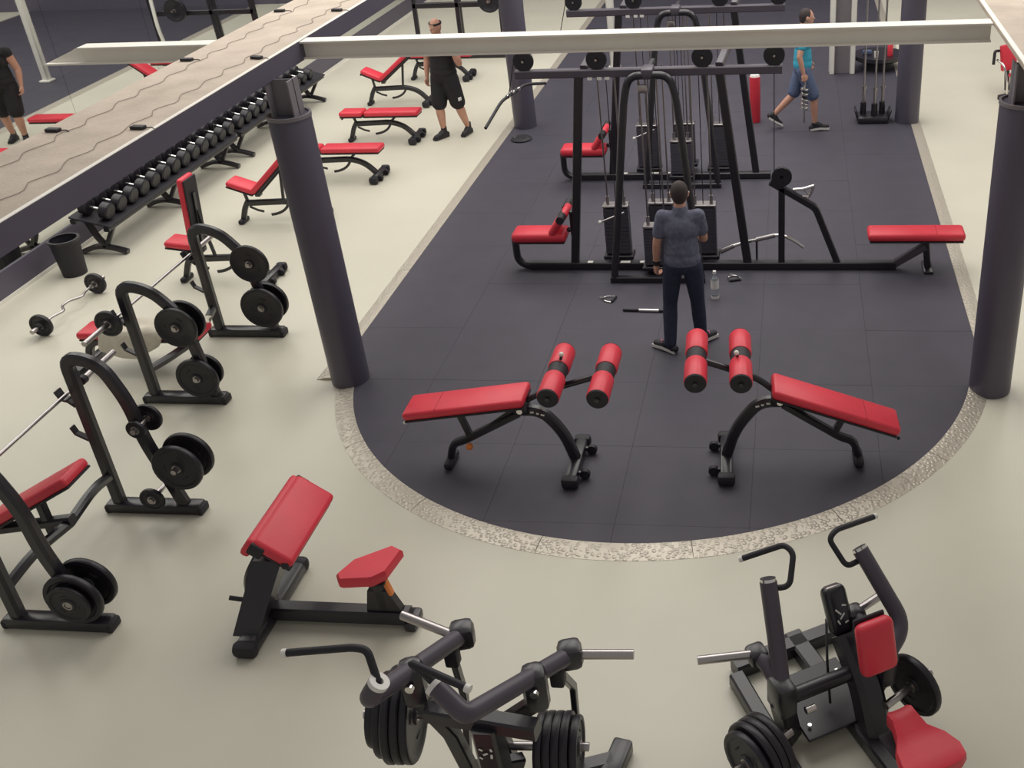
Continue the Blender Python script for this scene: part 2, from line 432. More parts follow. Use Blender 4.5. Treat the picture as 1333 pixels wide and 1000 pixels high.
# ------------------------------------------------------------------ olympic press benches
def press_bench(loc, prof, label, zbar, pads, pegs, name):
    t = thing(name, label, 'weight bench', loc)
    for s in (-1, 1):
        yy = s * 0.64
        p = bend([(x, yy, z) for x, z in prof], 0.14, 6)
        MB().beam(p, 0.085, 0.1, (0, 1, 0), 0.5).build('upright', BLACK, t)
        f = MB().rbox((0.3, yy, 0.045), (0.8, 0.12, 0.09), 0.02).build('foot', BLACK, t)
        for fx in (-0.09, 0.69): MB().rbox((fx, yy, 0.035), (0.05, 0.126, 0.07), 0.015).build('foot_cap', DARK, f)
        hk = MB(); hk.beam([(-0.04, yy, zbar - 0.10), (-0.085, yy, zbar - 0.055), (-0.14, yy, zbar - 0.04), (-0.165, yy, zbar + 0.03)], 0.07, 0.022, (0, 1, 0));         hk.build('bar_hook', BLACK, t); hk = MB()
        hk.beam([(-0.04, yy, zbar - 0.42), (-0.14, yy, zbar - 0.36), (-0.16, yy, zbar - 0.30)], 0.05, 0.02, (0, 1, 0))
        hk.build('safety_hook', BLACK, t)
        for (px, pz, l0, l1) in pegs[s]:
            MB().cyl((px, yy - l0, pz), (px, yy + l1, pz), 0.022).build('plate_peg', STEEL, t)
        MB().beam(bend([(0.0, yy, 0.33), (0.06, yy - s * .28, pads['hz']), (0.08, 0, pads['hz'] - .04)], 0.16), 0.07, 0.07, None, 0.5).build('brace', BLACK, t)
    MB().beam(bend([(0.12, 0, pads['hz']), (-0.55, 0, 0.30), (-1.0, 0, 0.27), (-1.08, 0, 0.03)], 0.1), 0.08, 0.07, (0, 1, 0), 0.4).build('spine', BLACK, t)
    MB().rbox((-1.08, 0, 0.035), (0.09, 0.46, 0.07), 0.02).build('front_foot', BLACK, t)
    for nm, (x0, z0), (x1, z1), w in pads['list']:
        d = Vector((x1 - x0, 0, z1 - z0)); a = math.atan2(d.z, d.x)
        o = MB().rbox(((x0 + x1) / 2, 0, (z0 + z1) / 2), (d.length, w, 0.075), 0.03, 3, RY(-a)).build(nm, RED, t)
        n = Vector((-math.sin(a), 0, math.cos(a)))
        MB().rbox(Vector(((x0 + x1) / 2, 0, (z0 + z1) / 2)) - n * 0.045, (d.length * .97, w * .95, 0.02), 0.005, 1, RY(-a)).build('backing_board', DARK, o)
        MB().beam([Vector(((x0 + x1) / 2, 0, (z0 + z1) / 2)) - n * 0.05, ((x0 + x1) / 2 + n.x * -.05, 0, 0.30)], 0.06, 0.06, (0, 1, 0)).build('pad_bracket', BLACK, o)
    return t
def barbell(loc, half, label):
    t = thing('barbell', label, 'barbell', loc)
    MB().cyl((0, -half + .42, 0), (0, half - .42, 0), 0.0145, 12).build('shaft', STEEL, t)
    for s in (-1, 1):
        MB().cyl((0, s * (half - .42), 0), (0, s * half, 0), 0.025, 14).build('sleeve', STEEL, t)
        MB().cyl((0, s * (half - .445), 0), (0, s * (half - .40), 0), 0.036, 14).build('collar', DARK, t)
    return t
P1 = [(0, .08), (0, 1.43), (0.26, 1.37), (0.38, 1.03), (0.40, 0.70), (0.55, 0.08)]
P2 = [(0, .08), (0, 1.22), (0.28, 1.17), (0.50, 0.90), (0.54, 0.55), (0.60, 0.08)]
L1 = (-5.34, 5.535, 0); L2 = (-5.93, 8.415, 0)
press_bench(L1, P1, 'incline press bench with tall black uprights and raised red backrest', 1.10,
            {'hz': .42, 'list': [('backrest', (-0.52, .40), (0.30, .86), .29), ('seat', (-0.98, .43), (-0.58, .38), .32)]},
            {1: [(0.43, .84, .13, .16), (0.66, .49, .15, .05), (0.40, .22, .17, .04)], -1: [(0.56, .34, .15, .12)]}, 'incline_press_bench')
press_bench(L2, P2, 'flat press bench with black uprights and a towel over its red pad', 0.92,
            {'hz': .31, 'list': [('bench_pad', (-1.02, .40), (0.26, .40), .29)]},
            {1: [(0.56, .85, .12, .06), (0.57, .36, .12, .12)], -1: [(0.47, .83, .12, .10), (0.52, .30, .12, .10)]}, 'flat_press_bench')
barbell((-5.43, 5.55, 1.10), 1.25, 'steel barbell racked on the incline press bench')
barbell((-6.02, 8.38, 0.92), 1.15, 'steel barbell racked on the flat press bench')
def plates_on(root, s, x, z, items, label, group):
    for dy, r, tt in items:
        plate((root[0] + x, root[1] + s * .64 + dy, z), (0, 1, 0), r, label, group, tt, random.uniform(0, 2))
plates_on(L1, 1, .43, .84, [(.085, .115, .03)], 'small black plate on the outer end of the incline bench upper peg', None)
plates_on(L1, 1, .43, .84, [(-.085, .075, .025)], 'tiny black plate on the inner end of the incline bench upper peg', None)
plates_on(L1, 1, .66, .49, [(.02 + .064, .205, .045), (-.02 - .064, .20, .045)], 'large black plate on the lower peg of the incline press upright', 'large plates on the incline bench')
plates_on(L1, 1, .40, .22, [(-.14, .10, .03)], 'small black plate above the incline bench foot bar', None)
plates_on(L1, -1, .56, .34, [(-.085, .205, .045), (-.135, .15, .035)], 'black plate stored low on the incline bench upright away from the flat bench', 'plates low on the incline bench')
plates_on(L1, -1, .56, .34, [(.08, .205, .045)], 'large black plate on the inner low peg under the incline bench backrest', None)
plates_on(L2, -1, .47, .83, [(-.075, .195, .04), (.075, .195, .04)], 'large black plate on the upper peg of the flat bench by its sleeve end', 'upper plates of the flat bench')
plates_on(L2, -1, .52, .30, [(-.075, .20, .045)], 'large black plate on the low peg of the flat bench by its sleeve end', None)
plates_on(L2, -1, .52, .30, [(.078, .17, .04)], 'mid-size black plate on the low peg of the flat bench', None)
plates_on(L2, 1, .56, .85, [(-.07, .20, .04)], 'black plate on the upper peg of the flat bench upright by the seated benches', None)
plates_on(L2, 1, .57, .36, [(-.08, .22, .045), (.078, .21, .045)], 'large black plate on the low peg of the flat bench upright by the seated benches', 'low plates of the flat bench')
plate((-6.02, 7.605, .92), (0, 1, 0), .125, 'small black plate loaded on the racked flat bench barbell', None, .035)

# towel crumpled over the flat bench
def towel():
    mb = MB(); nx, ny = 26, 16; vs = []
    for i in range(nx):
        for j in range(ny):
            u, v = i / (nx - 1), j / (ny - 1) * 2 - 1
            x = -0.78 + u * 1.06 + 0.02 * math.sin(7 * v + i)
            w = 0.25 + 0.05 * math.sin(6 * u)
            if u > .6: w += (.15 - w) * min(1, (u - .6) / .1)
            y = v * w
            z = 0.452 + 0.016 * math.sin(13 * u + 4 * v) * math.cos(9 * v) + 0.012
            if abs(y) > 0.155: z -= (abs(y) - 0.155) * 1.9; y = math.copysign(0.155 + (abs(y) - 0.155) * .35, y)
            if u > 0.80: z += 0.05 * math.sin((u - .8) / .2 * math.pi) * (1 - abs(v)) + .01
            vs.append((x, y, z))
    fs = [(i * ny + j, (i + 1) * ny + j, (i + 1) * ny + j + 1, i * ny + j + 1) for i in range(nx - 1) for j in range(ny - 1)]
    mb.add(vs, fs)
    o = mb.build('towel', TOWEL, None, (0, 0, 0.44)); o.location = (L2[0], L2[1], 0.44)
    so = o.modifiers.new('thick', 'SOLIDIFY'); so.thickness = 0.012; so.offset = 1
    ss = o.modifiers.new('soft', 'SUBSURF'); ss.levels = 1; ss.render_levels = 1
    tag(o, 'crumpled cream towel spread over the flat press bench', 'towel')
towel()

# ------------------------------------------------------------------ adjustable benches
def adjustable_bench(loc, seat_deg, back_deg, label, rz=0.0):
    t = thing('adjustable_bench', label, 'weight bench', loc, rz, 'adjustable benches in a row')
    MB().beam(bend([(-0.40, 0, .27), (0.16, 0, .29), (0.36, 0, .22), (0.50, 0, .07)], 0.14, 6), 0.06, 0.075, (0, 1, 0), .4).build('spine', BLACK, t)
    MB().beam(bend([(-0.40, 0, .30), (-0.47, 0, .2), (-0.53, 0, .04)], 0.05), 0.06, 0.065, (0, 1, 0), .4).build('front_leg', BLACK, t)
    MB().rbox((-0.53, 0, .03), (0.075, 0.20, .06), .02).build('front_foot', DARK, t)
    r = MB().rbox((0.52, 0, .055), (0.10, 0.50, .09), .03).build('rear_foot', BLACK, t)
    for s in (-1, 1):
        MB().rbox((0.53, s * .25, .055), (0.13, 0.08, .105), .035).build('end_cap', DARK, r)
        MB().cyl((0.58, s * .12 - .02, .04), (0.58, s * .12 + .02, .04), .04, 16).build('wheel', DARK, r)
    pts = [(0.14 - 0.34 * (1 - math.cos(a)) * .9, 0, .30 - 0.26 * math.sin(a) * .75) for a in [i / 8 * 1.45 for i in range(9)]]
    ar = MB().beam(pts, 0.012, 0.035, (0, 1, 0)).build('ladder_arc', BLACK, t)
    MB().beam([(-0.40, 0, .22), (-0.30, 0, .17), (-0.22, 0, .15)], 0.012, 0.03, (0, 1, 0)).build('seat_arc', BLACK, t)
    h = Vector((-0.235, 0, 0.40))
    for nm, L, deg, sgn, w in (('seat', .37, seat_deg, -1, .27), ('backrest', .86, back_deg, 1, .27)):
        a = math.radians(deg); d = Vector((sgn * math.cos(a), 0, math.sin(a))); n = Vector((-sgn * math.sin(a), 0, math.cos(a)))
        if n.z < 0: n = -n
        c = h + d * (L / 2 + .015) + n * 0.05
        rot = RY(-a * sgn)
        o = MB().rbox(c, (L, w, .075), .032, 3, rot).build(nm, RED, t)
        MB().rbox(c - n * .046, (L * .96, w * .94, .022), .006, 1, rot).build('backing_board', DARK, o)
        MB().beam([h + d * .04 - n * .012, h + d * L * .8 - n * .012], .05, .035, (0, 1, 0)).build('rail', BLACK, o)
        if nm == 'seat':
            MB().tube([c + d * (L / 2 - .05) - n * .06, c + d * (L / 2 + .02) - n * .11], .012, 8).build('pull_knob', DARK, o)
        e = h + d * L * .55 - n * .02; e2 = Vector((-0.40, 0, .25)) if nm == 'seat' else Vector((e.x * .6 + .0, 0, .29))
        MB().beam([e, e2], .03, .035, (0, 1, 0)).build('strut', BLACK, t)
    MB().rbox(h, (.07, .1, .07), .015).build('hinge', BLACK, t)
    return t
adjustable_bench((-6.47, 10.35, 0), 8, 84, 'adjustable bench with its red backrest raised upright')
adjustable_bench((-6.58, 12.05, 0), 20, 42, 'adjustable bench in a shallow V behind the slate column')
adjustable_bench((-6.35, 13.62, 0), 0, 0, 'red adjustable bench laid flat, next to the bench in a shallow V')
adjustable_bench((-6.33, 15.28, 0), 0, 0, 'red adjustable bench laid flat beside the person in black')
adjustable_bench((-6.72, 17.2, 0), 24, 38, 'adjustable bench in a V, behind the person in black')
adjustable_bench((-6.45, 18.75, 0), 0, 0, 'red adjustable bench laid flat, furthest along the row by the plate machine')

# ------------------------------------------------------------------ dumbbell racks
def dumbbell_rack(y0, y1, legs, label):
    t = thing('dumbbell_rack', label, 'dumbbell rack', (-8.42, (y0 + y1) / 2, 0), 0, 'dumbbell racks along the mirror')
    c = (y0 + y1) / 2
    for x, z in ((-0.20, .50), (0.20, .40)):
        MB().beam([(x, y0 - c, z), (x, y1 - c, z)], .07, .06).build('rail', BLACK, t)
    MB().add([(-.24, y0 - c, .565), (.26, y0 - c, .435), (.26, y1 - c, .435), (-.24, y1 - c, .565), (-.24, y0 - c, .545), (.26, y0 - c, .415), (.26, y1 - c, .415), (-.24, y1 - c, .545)],
             [(0, 1, 2, 3), (7, 6, 5, 4), (0, 4, 5, 1), (1, 5, 6, 2), (2, 6, 7, 3), (3, 7, 4, 0)]).build('tray', DARK, t)
    for ly in legs:
        l = MB().beam(bend([(-.16, ly - c, .47), (-.08, ly - c, .22), (0.0, ly - c, .10)], .06), .07, .06, (0, 1, 0)).build('leg', BLACK, t)
        MB().beam(bend([(-.34, ly - c, .03), (-.12, ly - c, .11), (.06, ly - c, .09), (.26, ly - c, .03)], .1), .07, .055, (0, 1, 0)).build('foot', BLACK, l)
        MB().beam([(0.0, ly - c, .10), (.19, ly - c, .40)], .05, .05, (0, 1, 0)).build('leg_brace', BLACK, l)
    return t
dumbbell_rack(10.9, 14.28, (11.08, 12.6, 14.1), 'long black dumbbell rack standing beside the waste bin')
dumbbell_rack(14.42, 17.6, (14.6, 16.0, 17.42), 'long black dumbbell rack running on past the slate column')
def dumbbell(r):
    t = thing('dumbbell', 'black round dumbbell with bright steel handle on the wall rack', 'dumbbell', (0, 0, 0), 0, 'dumbbells on the wall racks')
    MB().cyl((-.07, 0, 0), (.07, 0, 0), .017, 10).build('handle', CHROME, t)
    for s in (-1, 1):
        a = .065 * s; b = .185 * s
        MB().lathe([(0, a), (r * .8, a), (r, a + s * .015), (r, b - s * .015), (r * .85, b), (0, b)], (0, 0, 0), (1, 0, 0), 18).build('head', PLATE, t)
    return t
protos = [dumbbell(r) for r in (.105, .095, .085)]
used = [False] * 3
tilt = math.atan2(.13, .5)
for k in range(24):
    i = 0 if k < 10 else (1 if k < 17 else 2); r = (.105, .095, .085)[i]
    o = protos[i] if not used[i] else copy_tree(protos[i]); used[i] = True
    yy = 11.07 + k * 0.264 + (0.05 if k > 12 else 0)
    o.location = (-8.41 + r * math.sin(tilt) , yy, 0.502 + r * math.cos(tilt) + .004); o.rotation_euler = (0, tilt, 0)

# waste bin
b = thing('waste_bin', 'round black waste bin at the end of the dumbbell rack', 'bin', (-8.52, 10.52, 0))
MB().lathe([(0, 0), (.135, 0), (.165, .44), (.153, .44), (.125, .02), (0, .02)], (0, 0, 0), (0, 0, 1), 28).build('bucket', DARK, b)
MB().lathe([(.15, .425), (.178, .425), (.178, .455), (.15, .455)], (0, 0, 0), (0, 0, 1), 28).build('rim', BLACK, b)

# curl bar lying on the floor
e = thing('curl_bar', 'zigzag steel curl bar lying loaded on the pale floor', 'barbell', (-7.9, 9.5, .127))
MB().tube(bend([(0, -.6, 0), (0, -.30, 0), (.05, -.17, 0), (-.05, -.06, 0), (-.05, .06, 0), (.05, .17, 0), (0, .30, 0), (0, .6, 0)], .04, 4), .0145, 10).build('shaft', STEEL, e)
for s in (-1, 1):
    MB().cyl((0, s * .42, 0), (0, s * .66, 0), .025).build('sleeve', STEEL, e)
    cl = MB().lathe([(.026, s * .55), (.04, s * .55), (.04, s * .575), (.026, s * .575)], (0, 0, 0), (0, 1, 0), 16).build('spring_clip', DARK, e)
    MB().tube([(0.03, s * .56, 0), (0.08, s * .57, .03)], .006, 6).build('clip_lever', DARK, cl)
    plate((-7.9, 9.5 + s * .50, .127), (0, 1, 0), .125, 'small black plate on the curl bar, the end by the bin' if s > 0 else 'small black plate on the curl bar, the end by the flat bench', None, .04)

# ------------------------------------------------------------------ sit-up benches on the rubber tiles
def situp_bench(loc, rz, pad, roller, label, knob):
    """pad: (x0,z0),(x1,z1) head end to hip end; roller: (x,z) of the two roller axes; +x toward the rollers"""
    t = thing('sit_up_bench', label, 'weight bench', loc, rz)
    (x0, z0), (x1, z1) = pad
    d = Vector((x1 - x0, 0, z1 - z0)); a = math.atan2(d.z, d.x); n = Vector((-math.sin(a), 0, math.cos(a))); c = Vector(((x0 + x1) / 2, 0, (z0 + z1) / 2))
    o = MB().rbox(c, (d.length, .31, .075), .03, 3, RY(-a)).build('back_pad', RED, t)
    MB().rbox(c - n * .045, (d.length * .98, .295, .02), .005, 1, RY(-a)).build('backing_board', DARK, o)
    s = Vector((x0, 0, z0)) + d * .28 + n * .0368
    MB().rbox(s, (.006, .29, .004), .001, 1, RY(-a)).build('seam', REDS, o)
    for sy in (-1, 1): MB().ball(Vector((x0 + .01, sy * .13, z0 - .055)), .014, 6).build('bumper', PLASTIC if sy < 0 else DARK, o)
    pv = Vector((x1 - .06, 0, z1 - .13))
    MB().beam(bend([pv + Vector((-.05, 0, -.02)), pv + Vector((.16, 0, -.02)), (0.42, 0, .34), (0.50, 0, .06)], .16, 7), .075, .085, (0, 1, 0), .4).build('front_leg', BLACK, t)
    br = MB().rbox(pv + Vector((0, 0, .02)), (.13, .12, .12), .02).build('pivot_bracket', BLACK, t)
    for sy in (-1, 1): MB().cyl(pv + Vector((0, sy * .06, .01)), pv + Vector((0, sy * .078, .01)), .024, 14).build('pivot_bolt', CHROME, br)
    MB().beam(bend([pv + Vector((-.03, 0, -.05)), (-.42, 0, .235), (-.52, 0, .2), (-.56, 0, .05)], .07), .065, .06, (0, 1, 0), .4).build('spine', BLACK, t)
    MB().beam([pv + Vector((-.05, 0, 0)), Vector((-.30, 0, .30))], .02, .03, (0, 1, 0)).build('adjuster_bar', BLACK, t)
    MB().rbox((-.56, 0, .035), (.08, .24, .07), .03).build('rear_foot', DARK, t)
    MB().beam([c - d * .10 - n * .05, Vector((-.36, 0, .27))], .05, .05, (0, 1, 0)).build('pad_strut', BLACK, t)
    for sy in (-1, 1):
        for k, (dx, w) in enumerate(((.09, .03), (.135, .022), (.175, .03))):
            MB().rbox(pv + Vector((dx, sy * .0385, -.018 - .012 * k)), (w, .003, .016), .001, 1, RY(.12 * k)).build('emblem_stroke', PLASTIC, t)
    if knob: MB().ball((-.36, -.07, .22), .03, 8).build('pop_pin', ORANGE, t)
    f = MB().rbox((.50, 0, .05), (.10, .60, .085), .025).build('front_foot', BLACK, t)
    for sy in (-1, 1):
        MB().rbox((.50, sy * .29, .05), (.14, .09, .10), .03).build('end_cap', DARK, f)
        MB().cyl((.60, sy * .17 - .018, .045), (.60, sy * .17 + .018, .045), .042, 16).build('wheel', DARK, f)
        MB().beam([(.52, sy * .17, .06), (.60, sy * .17, .045)], .03, .03, (0, 1, 0)).build('wheel_bracket', BLACK, f)
    (ra, rzv), (rb, rzb) = roller
    MB().tube(bend([pv + Vector((.02, 0, .06)), Vector((ra - .12, 0, rzv - .16)), Vector((rb - .02, 0, rzb - .0))], .15), .026, 10).build('roller_arm', BLACK, t)
    MB().tube(bend([Vector((ra - .08, 0, rzv - .16)), Vector((ra, 0, rzv))], .03), .022, 10).build('roller_post', BLACK, t)
    for (x, z) in roller:
        ax = MB().cyl((x, -.38, z), (x, .38, z), .018, 10).build('roller_axle', BLACK, t)
        MB().cyl((x, -.07, z), (x, .07, z), .078, 22).build('roller_hub', DARK, ax)
        for sy in (-1, 1):
            MB().lathe([(.02, sy * .07), (.082, sy * .07), (.088, sy * .085), (.088, sy * .335), (.082, sy * .35), (.02, sy * .35)], (x, 0, z), (0, 1, 0), 26).build('foam_roller', RED, ax)
            MB().lathe([(0, sy * .35), (.084, sy * .35), (.078, sy * .362), (0, sy * .362)], (x, 0, z), (0, 1, 0), 26).build('roller_cap', DARK, ax)
    k = Vector((ra + .03, .09, rzv + .06))
    kk = MB().tube([Vector((ra, .05, rzv)), k + Vector((0, .01, .05))], .012, 8).build('lock_lever', DARK, t)
    MB().ball(k + Vector((0, .01, .06)), .02, 7).build('lever_tip', CREAM, kk)
    return t
situp_bench((-2.24, 6.87, .02), 0.0, ((-.85, .54), (.16, .69)), ((.42, .88), (.80, .88)), 'sit-up bench nearly level with an orange pin, red rollers at the hip end', True)
situp_bench((-.02, 6.99, .02), math.pi + .06, ((-.86, .36), (.13, .735)), ((.37, .97), (.71, .98)), 'sit-up bench set to a steep decline, red rollers behind the standing person', False)

# ------------------------------------------------------------------ preacher curl bench
pc = thing('preacher_bench', 'preacher curl bench with broad red arm pad and small wedge seat', 'weight bench', (-3.2, 5.1, 0), world=True)
MB().rbox((-3.58, 5.12, .05), (.15, .86, .10), .03).build('cross_foot', BLACK, pc)
MB().rbox((-3.58, 4.70, .055), (.17, .10, .11), .04).build('end_cap', DARK, pc)
MB().rbox((-3.58, 5.54, .055), (.17, .10, .11), .04).build('end_cap', DARK, pc)
MB().beam([(-3.58, 5.04, .085), (-2.55, 5.04, .085)], .11, .11).build('base_beam', BLACK, pc)
MB().rbox((-2.54, 5.05, .04), (.09, .18, .08), .025).build('seat_foot', BLACK, pc)
MB().beam(bend([(-3.60, 5.08, .08), (-3.62, 5.08, .32), (-3.46, 5.18, .58)], .1), .13, .16, (0, 1, 0), .3).build('pad_column', BLACK, pc)
MB().add([(-3.70, 4.78, .09), (-3.52, 4.78, .09), (-3.34, 5.00, .56), (-3.54, 5.00, .56), (-3.70, 4.90, .09), (-3.52, 4.90, .09), (-3.34, 5.24, .56), (-3.54, 5.24, .56)],
         [(0, 1, 2, 3), (7, 6, 5, 4), (0, 4, 5, 1), (1, 5, 6, 2), (2, 6, 7, 3), (3, 7, 4, 0)]).build('shroud', BLACK, pc)
ang = math.radians(38)
padc = Vector((-3.36, 5.31, .66))
pd = MB().rbox(padc, (.30, .74, .085), .035, 3, RY(ang)).build('arm_pad', RED, pc)
MB().rbox(padc + RY(ang) @ Vector((-.15, 0, -.06)), (.07, .735, .16), .03, 3, RY(ang)).build('ridge_roll', RED, pd)
MB().rbox(padc + RY(ang) @ Vector((0.02, 0, -.055)), (.27, .70, .03), .008, 1, RY(ang)).build('backing_board', DARK, pd)
for s in (-1, 1): MB().rbox(padc + RY(ang) @ Vector((-.10, s * .365, -.03)), (.10, .03, .10), .012, 2, RY(ang)).build('end_cap', DARK, pd)
MB().rbox((-3.28, 4.96, .58), (.05, .06, .05), .01).build('pad_stop', DARK, pc)
MB().tube([(-3.58, 4.93, .27), (-3.72, 4.90, .32)], .016, 8).build('lever', DARK, pc)
# wedge seat
sv = [(-2.97, 4.98), (-2.90, 5.12), (-2.66, 5.25), (-2.58, 5.20), (-2.62, 4.98), (-2.70, 4.92), (-2.93, 4.92)]
sm = MB(); n_ = len(sv); cx_ = sum(p[0] for p in sv) / n_; cy_ = sum(p[1] for p in sv) / n_
rings = []
for k, z in ((.90, .43), (1.0, .45), (1.0, .495), (.93, .515)):
    rings.append([Vector((cx_ + (x - cx_) * k, cy_ + (y - cy_) * k, z + (x - cx_) * .10)) for x, y in sv])
sm._rings(rings); st = sm.build('seat', RED, pc)
MB().rbox((-2.77, 5.06, .415), (.24, .2, .025), .008).build('backing_board', DARK, st)
MB().beam([(-2.70, 5.04, .09), (-2.74, 5.04, .41)], .06, .07, (0, 1, 0)).build('seat_post', BLACK, pc)
MB().add([(-2.84, 5.01, .12), (-2.58, 5.01, .12), (-2.66, 5.01, .32), (-2.80, 5.01, .32), (-2.84, 5.07, .12), (-2.58, 5.07, .12), (-2.66, 5.07, .32), (-2.80, 5.07, .32)],
         [(0, 1, 2, 3), (7, 6, 5, 4), (0, 4, 5, 1), (1, 5, 6, 2), (2, 6, 7, 3), (3, 7, 4, 0)]).build('seat_gusset', BLACK, pc)
MB().rbox((-2.65, 5.02, .36), (.03, .05, .14), .012, 2, RY(-.25)).build('height_lever', ORANGE, pc)

# ------------------------------------------------------------------ plate loaded lever machine (handles spread over a stack of plates)
lm = thing('lever_press_machine', 'plate loaded press machine with charcoal V arms and steel horns', 'gym machine', (-1.6, 3.45, 0), world=True)
def lever(px, zs): return [at(x, y, z) for (x, y), z in zip(px, zs)]
armL = lever([(478, 912), (602, 826)], [1.34, 1.06]); armR = lever([(606, 932), (742, 852)], [1.34, 1.06])
for (arm, sock, hand, horn, side) in (
        (armL, (492, 890, 1.44), [(492, 888, 1.44), (478, 846, 1.56), (460, 843, 1.57), (374, 850, 1.52)], [(598, 830, 1.06), (524, 801, 1.06)], -1),
        (armR, (568, 895, 1.42), [(568, 893, 1.42), (548, 872, 1.52), (532, 862, 1.54), (606, 895, 1.50)], [(750, 852, 1.06), (825, 852, 1.06)], 1)):
    a = MB().tube(bend([at(*sock), arm[0], arm[1]], .05, 6), .047, 16).build('lever_arm', GREY, lm)
    s0 = at(*sock); dr = (s0 - arm[0]).normalized()
    MB().lathe([(.02, 0), (.05, 0), (.05, .025), (.02, .025)], s0 - dr * .005, dr, 20).build('white_bush', PLASTIC, a)
    hp = [at(*h) for h in hand]
    h = MB().tube(bend(hp, .07, 6), .019, 12).build('handle', DARK, a)
    e = (hp[-1] - hp[-2]).normalized()
    MB().cyl(hp[-1], hp[-1] + e * .025, .021, 12).build('end_cap', PLASTIC, h)
    MB().rbox(arm[1], (.13, .13, .14), .035, 2, RZ(.3)).build('horn_clamp', BLACK, a)
    hh = [at(*q) for q in horn]
    MB().cyl(hh[0], hh[1], .026, 16).build('weight_horn', STEEL, a)
    dn = arm[1] - (arm[1] - arm[0]).normalized() * .12
    lk = MB().beam([dn - Vector((0, 0, .05)), Vector((dn.x, dn.y + .05 if side < 0 else 3.98, .66)), Vector((dn.x, 3.62 + (dn.x + 1.95) * .379, .07))], .035, .05, (1, 0, 0)).build('link_bar', BLACK, lm)
    MB().rbox(dn - Vector((0, 0, .09)), (.075, .075, .12), .015).build('link_head', DARK, lk)
    md = arm[0].lerp(arm[1], .62) if side > 0 else arm[0].lerp(arm[1], .42)
    pc_ = MB().rbox(md - Vector((0, 0, .08)), (.13, .14, .26), .045, 2, RZ(.35)).build('pivot_plate', BLACK, lm)
    MB().cyl(md + Vector((.02, -.10, -.03)), md + Vector((.02, -.08, -.03)), .022, 12).build('pivot_bolt', CHROME, pc_)
    MB().beam([md - Vector((0, 0, .18)), Vector((md.x + (.12 if side < 0 else -.25), md.y + .04, .74)), (Vector((-1.70, 3.715, .07)) if side < 0 else Vector((-1.50, 3.79, .07)))], .07, .08, (0, 1, 0)).build('side_post', BLACK, lm)
MB().beam([at(556, 926, 1.0), at(700, 950, 1.0)], .09, .09).build('cross_beam', BLACK, lm)
cb = at(632, 940, 1.0)
MB().beam([cb, Vector((cb.x + .02, cb.y + .02, .06))], .12, .15, (1, 0, 0)).build('main_column', BLACK, lm)
q = cb + Vector((0, -.079, -.14))
for dx, dz, w, h_, r in ((-.02, .03, .022, .012, .6), (.0, .0, .028, .012, -.5), (-.025, -.03, .02, .01, .7), (.03, -.015, .012, .03, .1), (.032, .03, .012, .02, -.2)):
    MB().rbox(q + Vector((dx, 0, dz)), (w, .003, h_), .002, 1, RY(r)).build('emblem_stroke', PLASTIC, lm)
MB().beam([Vector((-1.95, 3.62, .05)), Vector((-1.0, 3.98, .05))], .10, .10).build('base_beam', BLACK, lm)
MB().beam([Vector((-1.62, 2.95, .05)), Vector((-1.45, 3.80, .05))], .10, .10).build('base_beam', BLACK, lm)
MB().beam([at(620, 1000, .55), at(680, 990, .45)], .07, .07).build('lower_brace', BLACK, lm)
MB().rbox(at(803, 985, .05) + Vector((0, -.05, 0)), (.12, .30, .10), .02, 2, RZ(-.2)).build('outer_foot', BLACK, lm)
MB().rbox(Vector((-1.66, 2.86, .48)), (.30, .32, .07), .03, 3).build('seat', RED, lm)
MB().beam([(-1.66, 2.86, .44), (-1.63, 2.98, .07)], .07, .07, (1, 0, 0)).build('seat_post', BLACK, lm)
# plates on the storage pegs of this machine
pR = at(745, 972, .50); pL = at(500, 965, .62)
aR = Vector((1, .05, 0)).normalized(); aL = Vector((1, .1, -.04)).normalized(); s0 = at(474, 930, .78)
MB().cyl(pR - aR * .46, pR + aR * .09, .024).build('plate_peg', STEEL, lm)
MB().cyl(s0, s0 + aL * .46, .024).build('plate_peg', STEEL, lm)
for k in range(5):
    plate(pR + aR * (.025 - k * .0462), aR, .185 if k else .165, 'black plate in the stack of five beside the press machine foot', 'five plates on the press machine', .042, k)
for k in range(5):
    plate(s0 + aL * (.07 + k * .0482), aL, (.25 if k > 1 else .22) if k else .17, 'large black plate in the stack under the charcoal handle arm', 'five plates under the handle arm', .044, k)

# ------------------------------------------------------------------ plate loaded row machine with red chest pad
rm = thing('lever_row_machine', 'plate loaded row machine with red saddle seat and chest pad', 'gym machine', (.5, 4.3, 0), world=True)
F = Vector((-.5, .866, 0)); Rr = Vector((.866, .5, 0)); S0 = Vector((.67, 3.9, 0))
def L(a, b, z): return S0 + F * a + Rr * b + Vector((0, 0, z))
ROT = Matrix((Rr, F, (0, 0, 1))).transposed()
armpx = {-1: ([(1018, 898, .50), (1014, 860, .62), (1000, 757, 1.02)], [(1006, 766, .97), (1028, 764, .98), (1033, 720, 1.10), (1021, 709, 1.12), (967, 727, 1.02)], [(1016, 896, .50), (985, 852, .58)], [(978, 852, .60), (908, 860, .60)]),
         1: ([(1150, 858, .48), (1178, 815, .56), (1120, 716, .92)], [(1116, 731, .86), (1102, 738, .87), (1079, 702, 1.0), (1088, 690, 1.03), (1137, 673, .98)], [(1150, 858, .48), (1112, 800, .56)], [(1112, 798, .58), (1145, 776, .58)])}
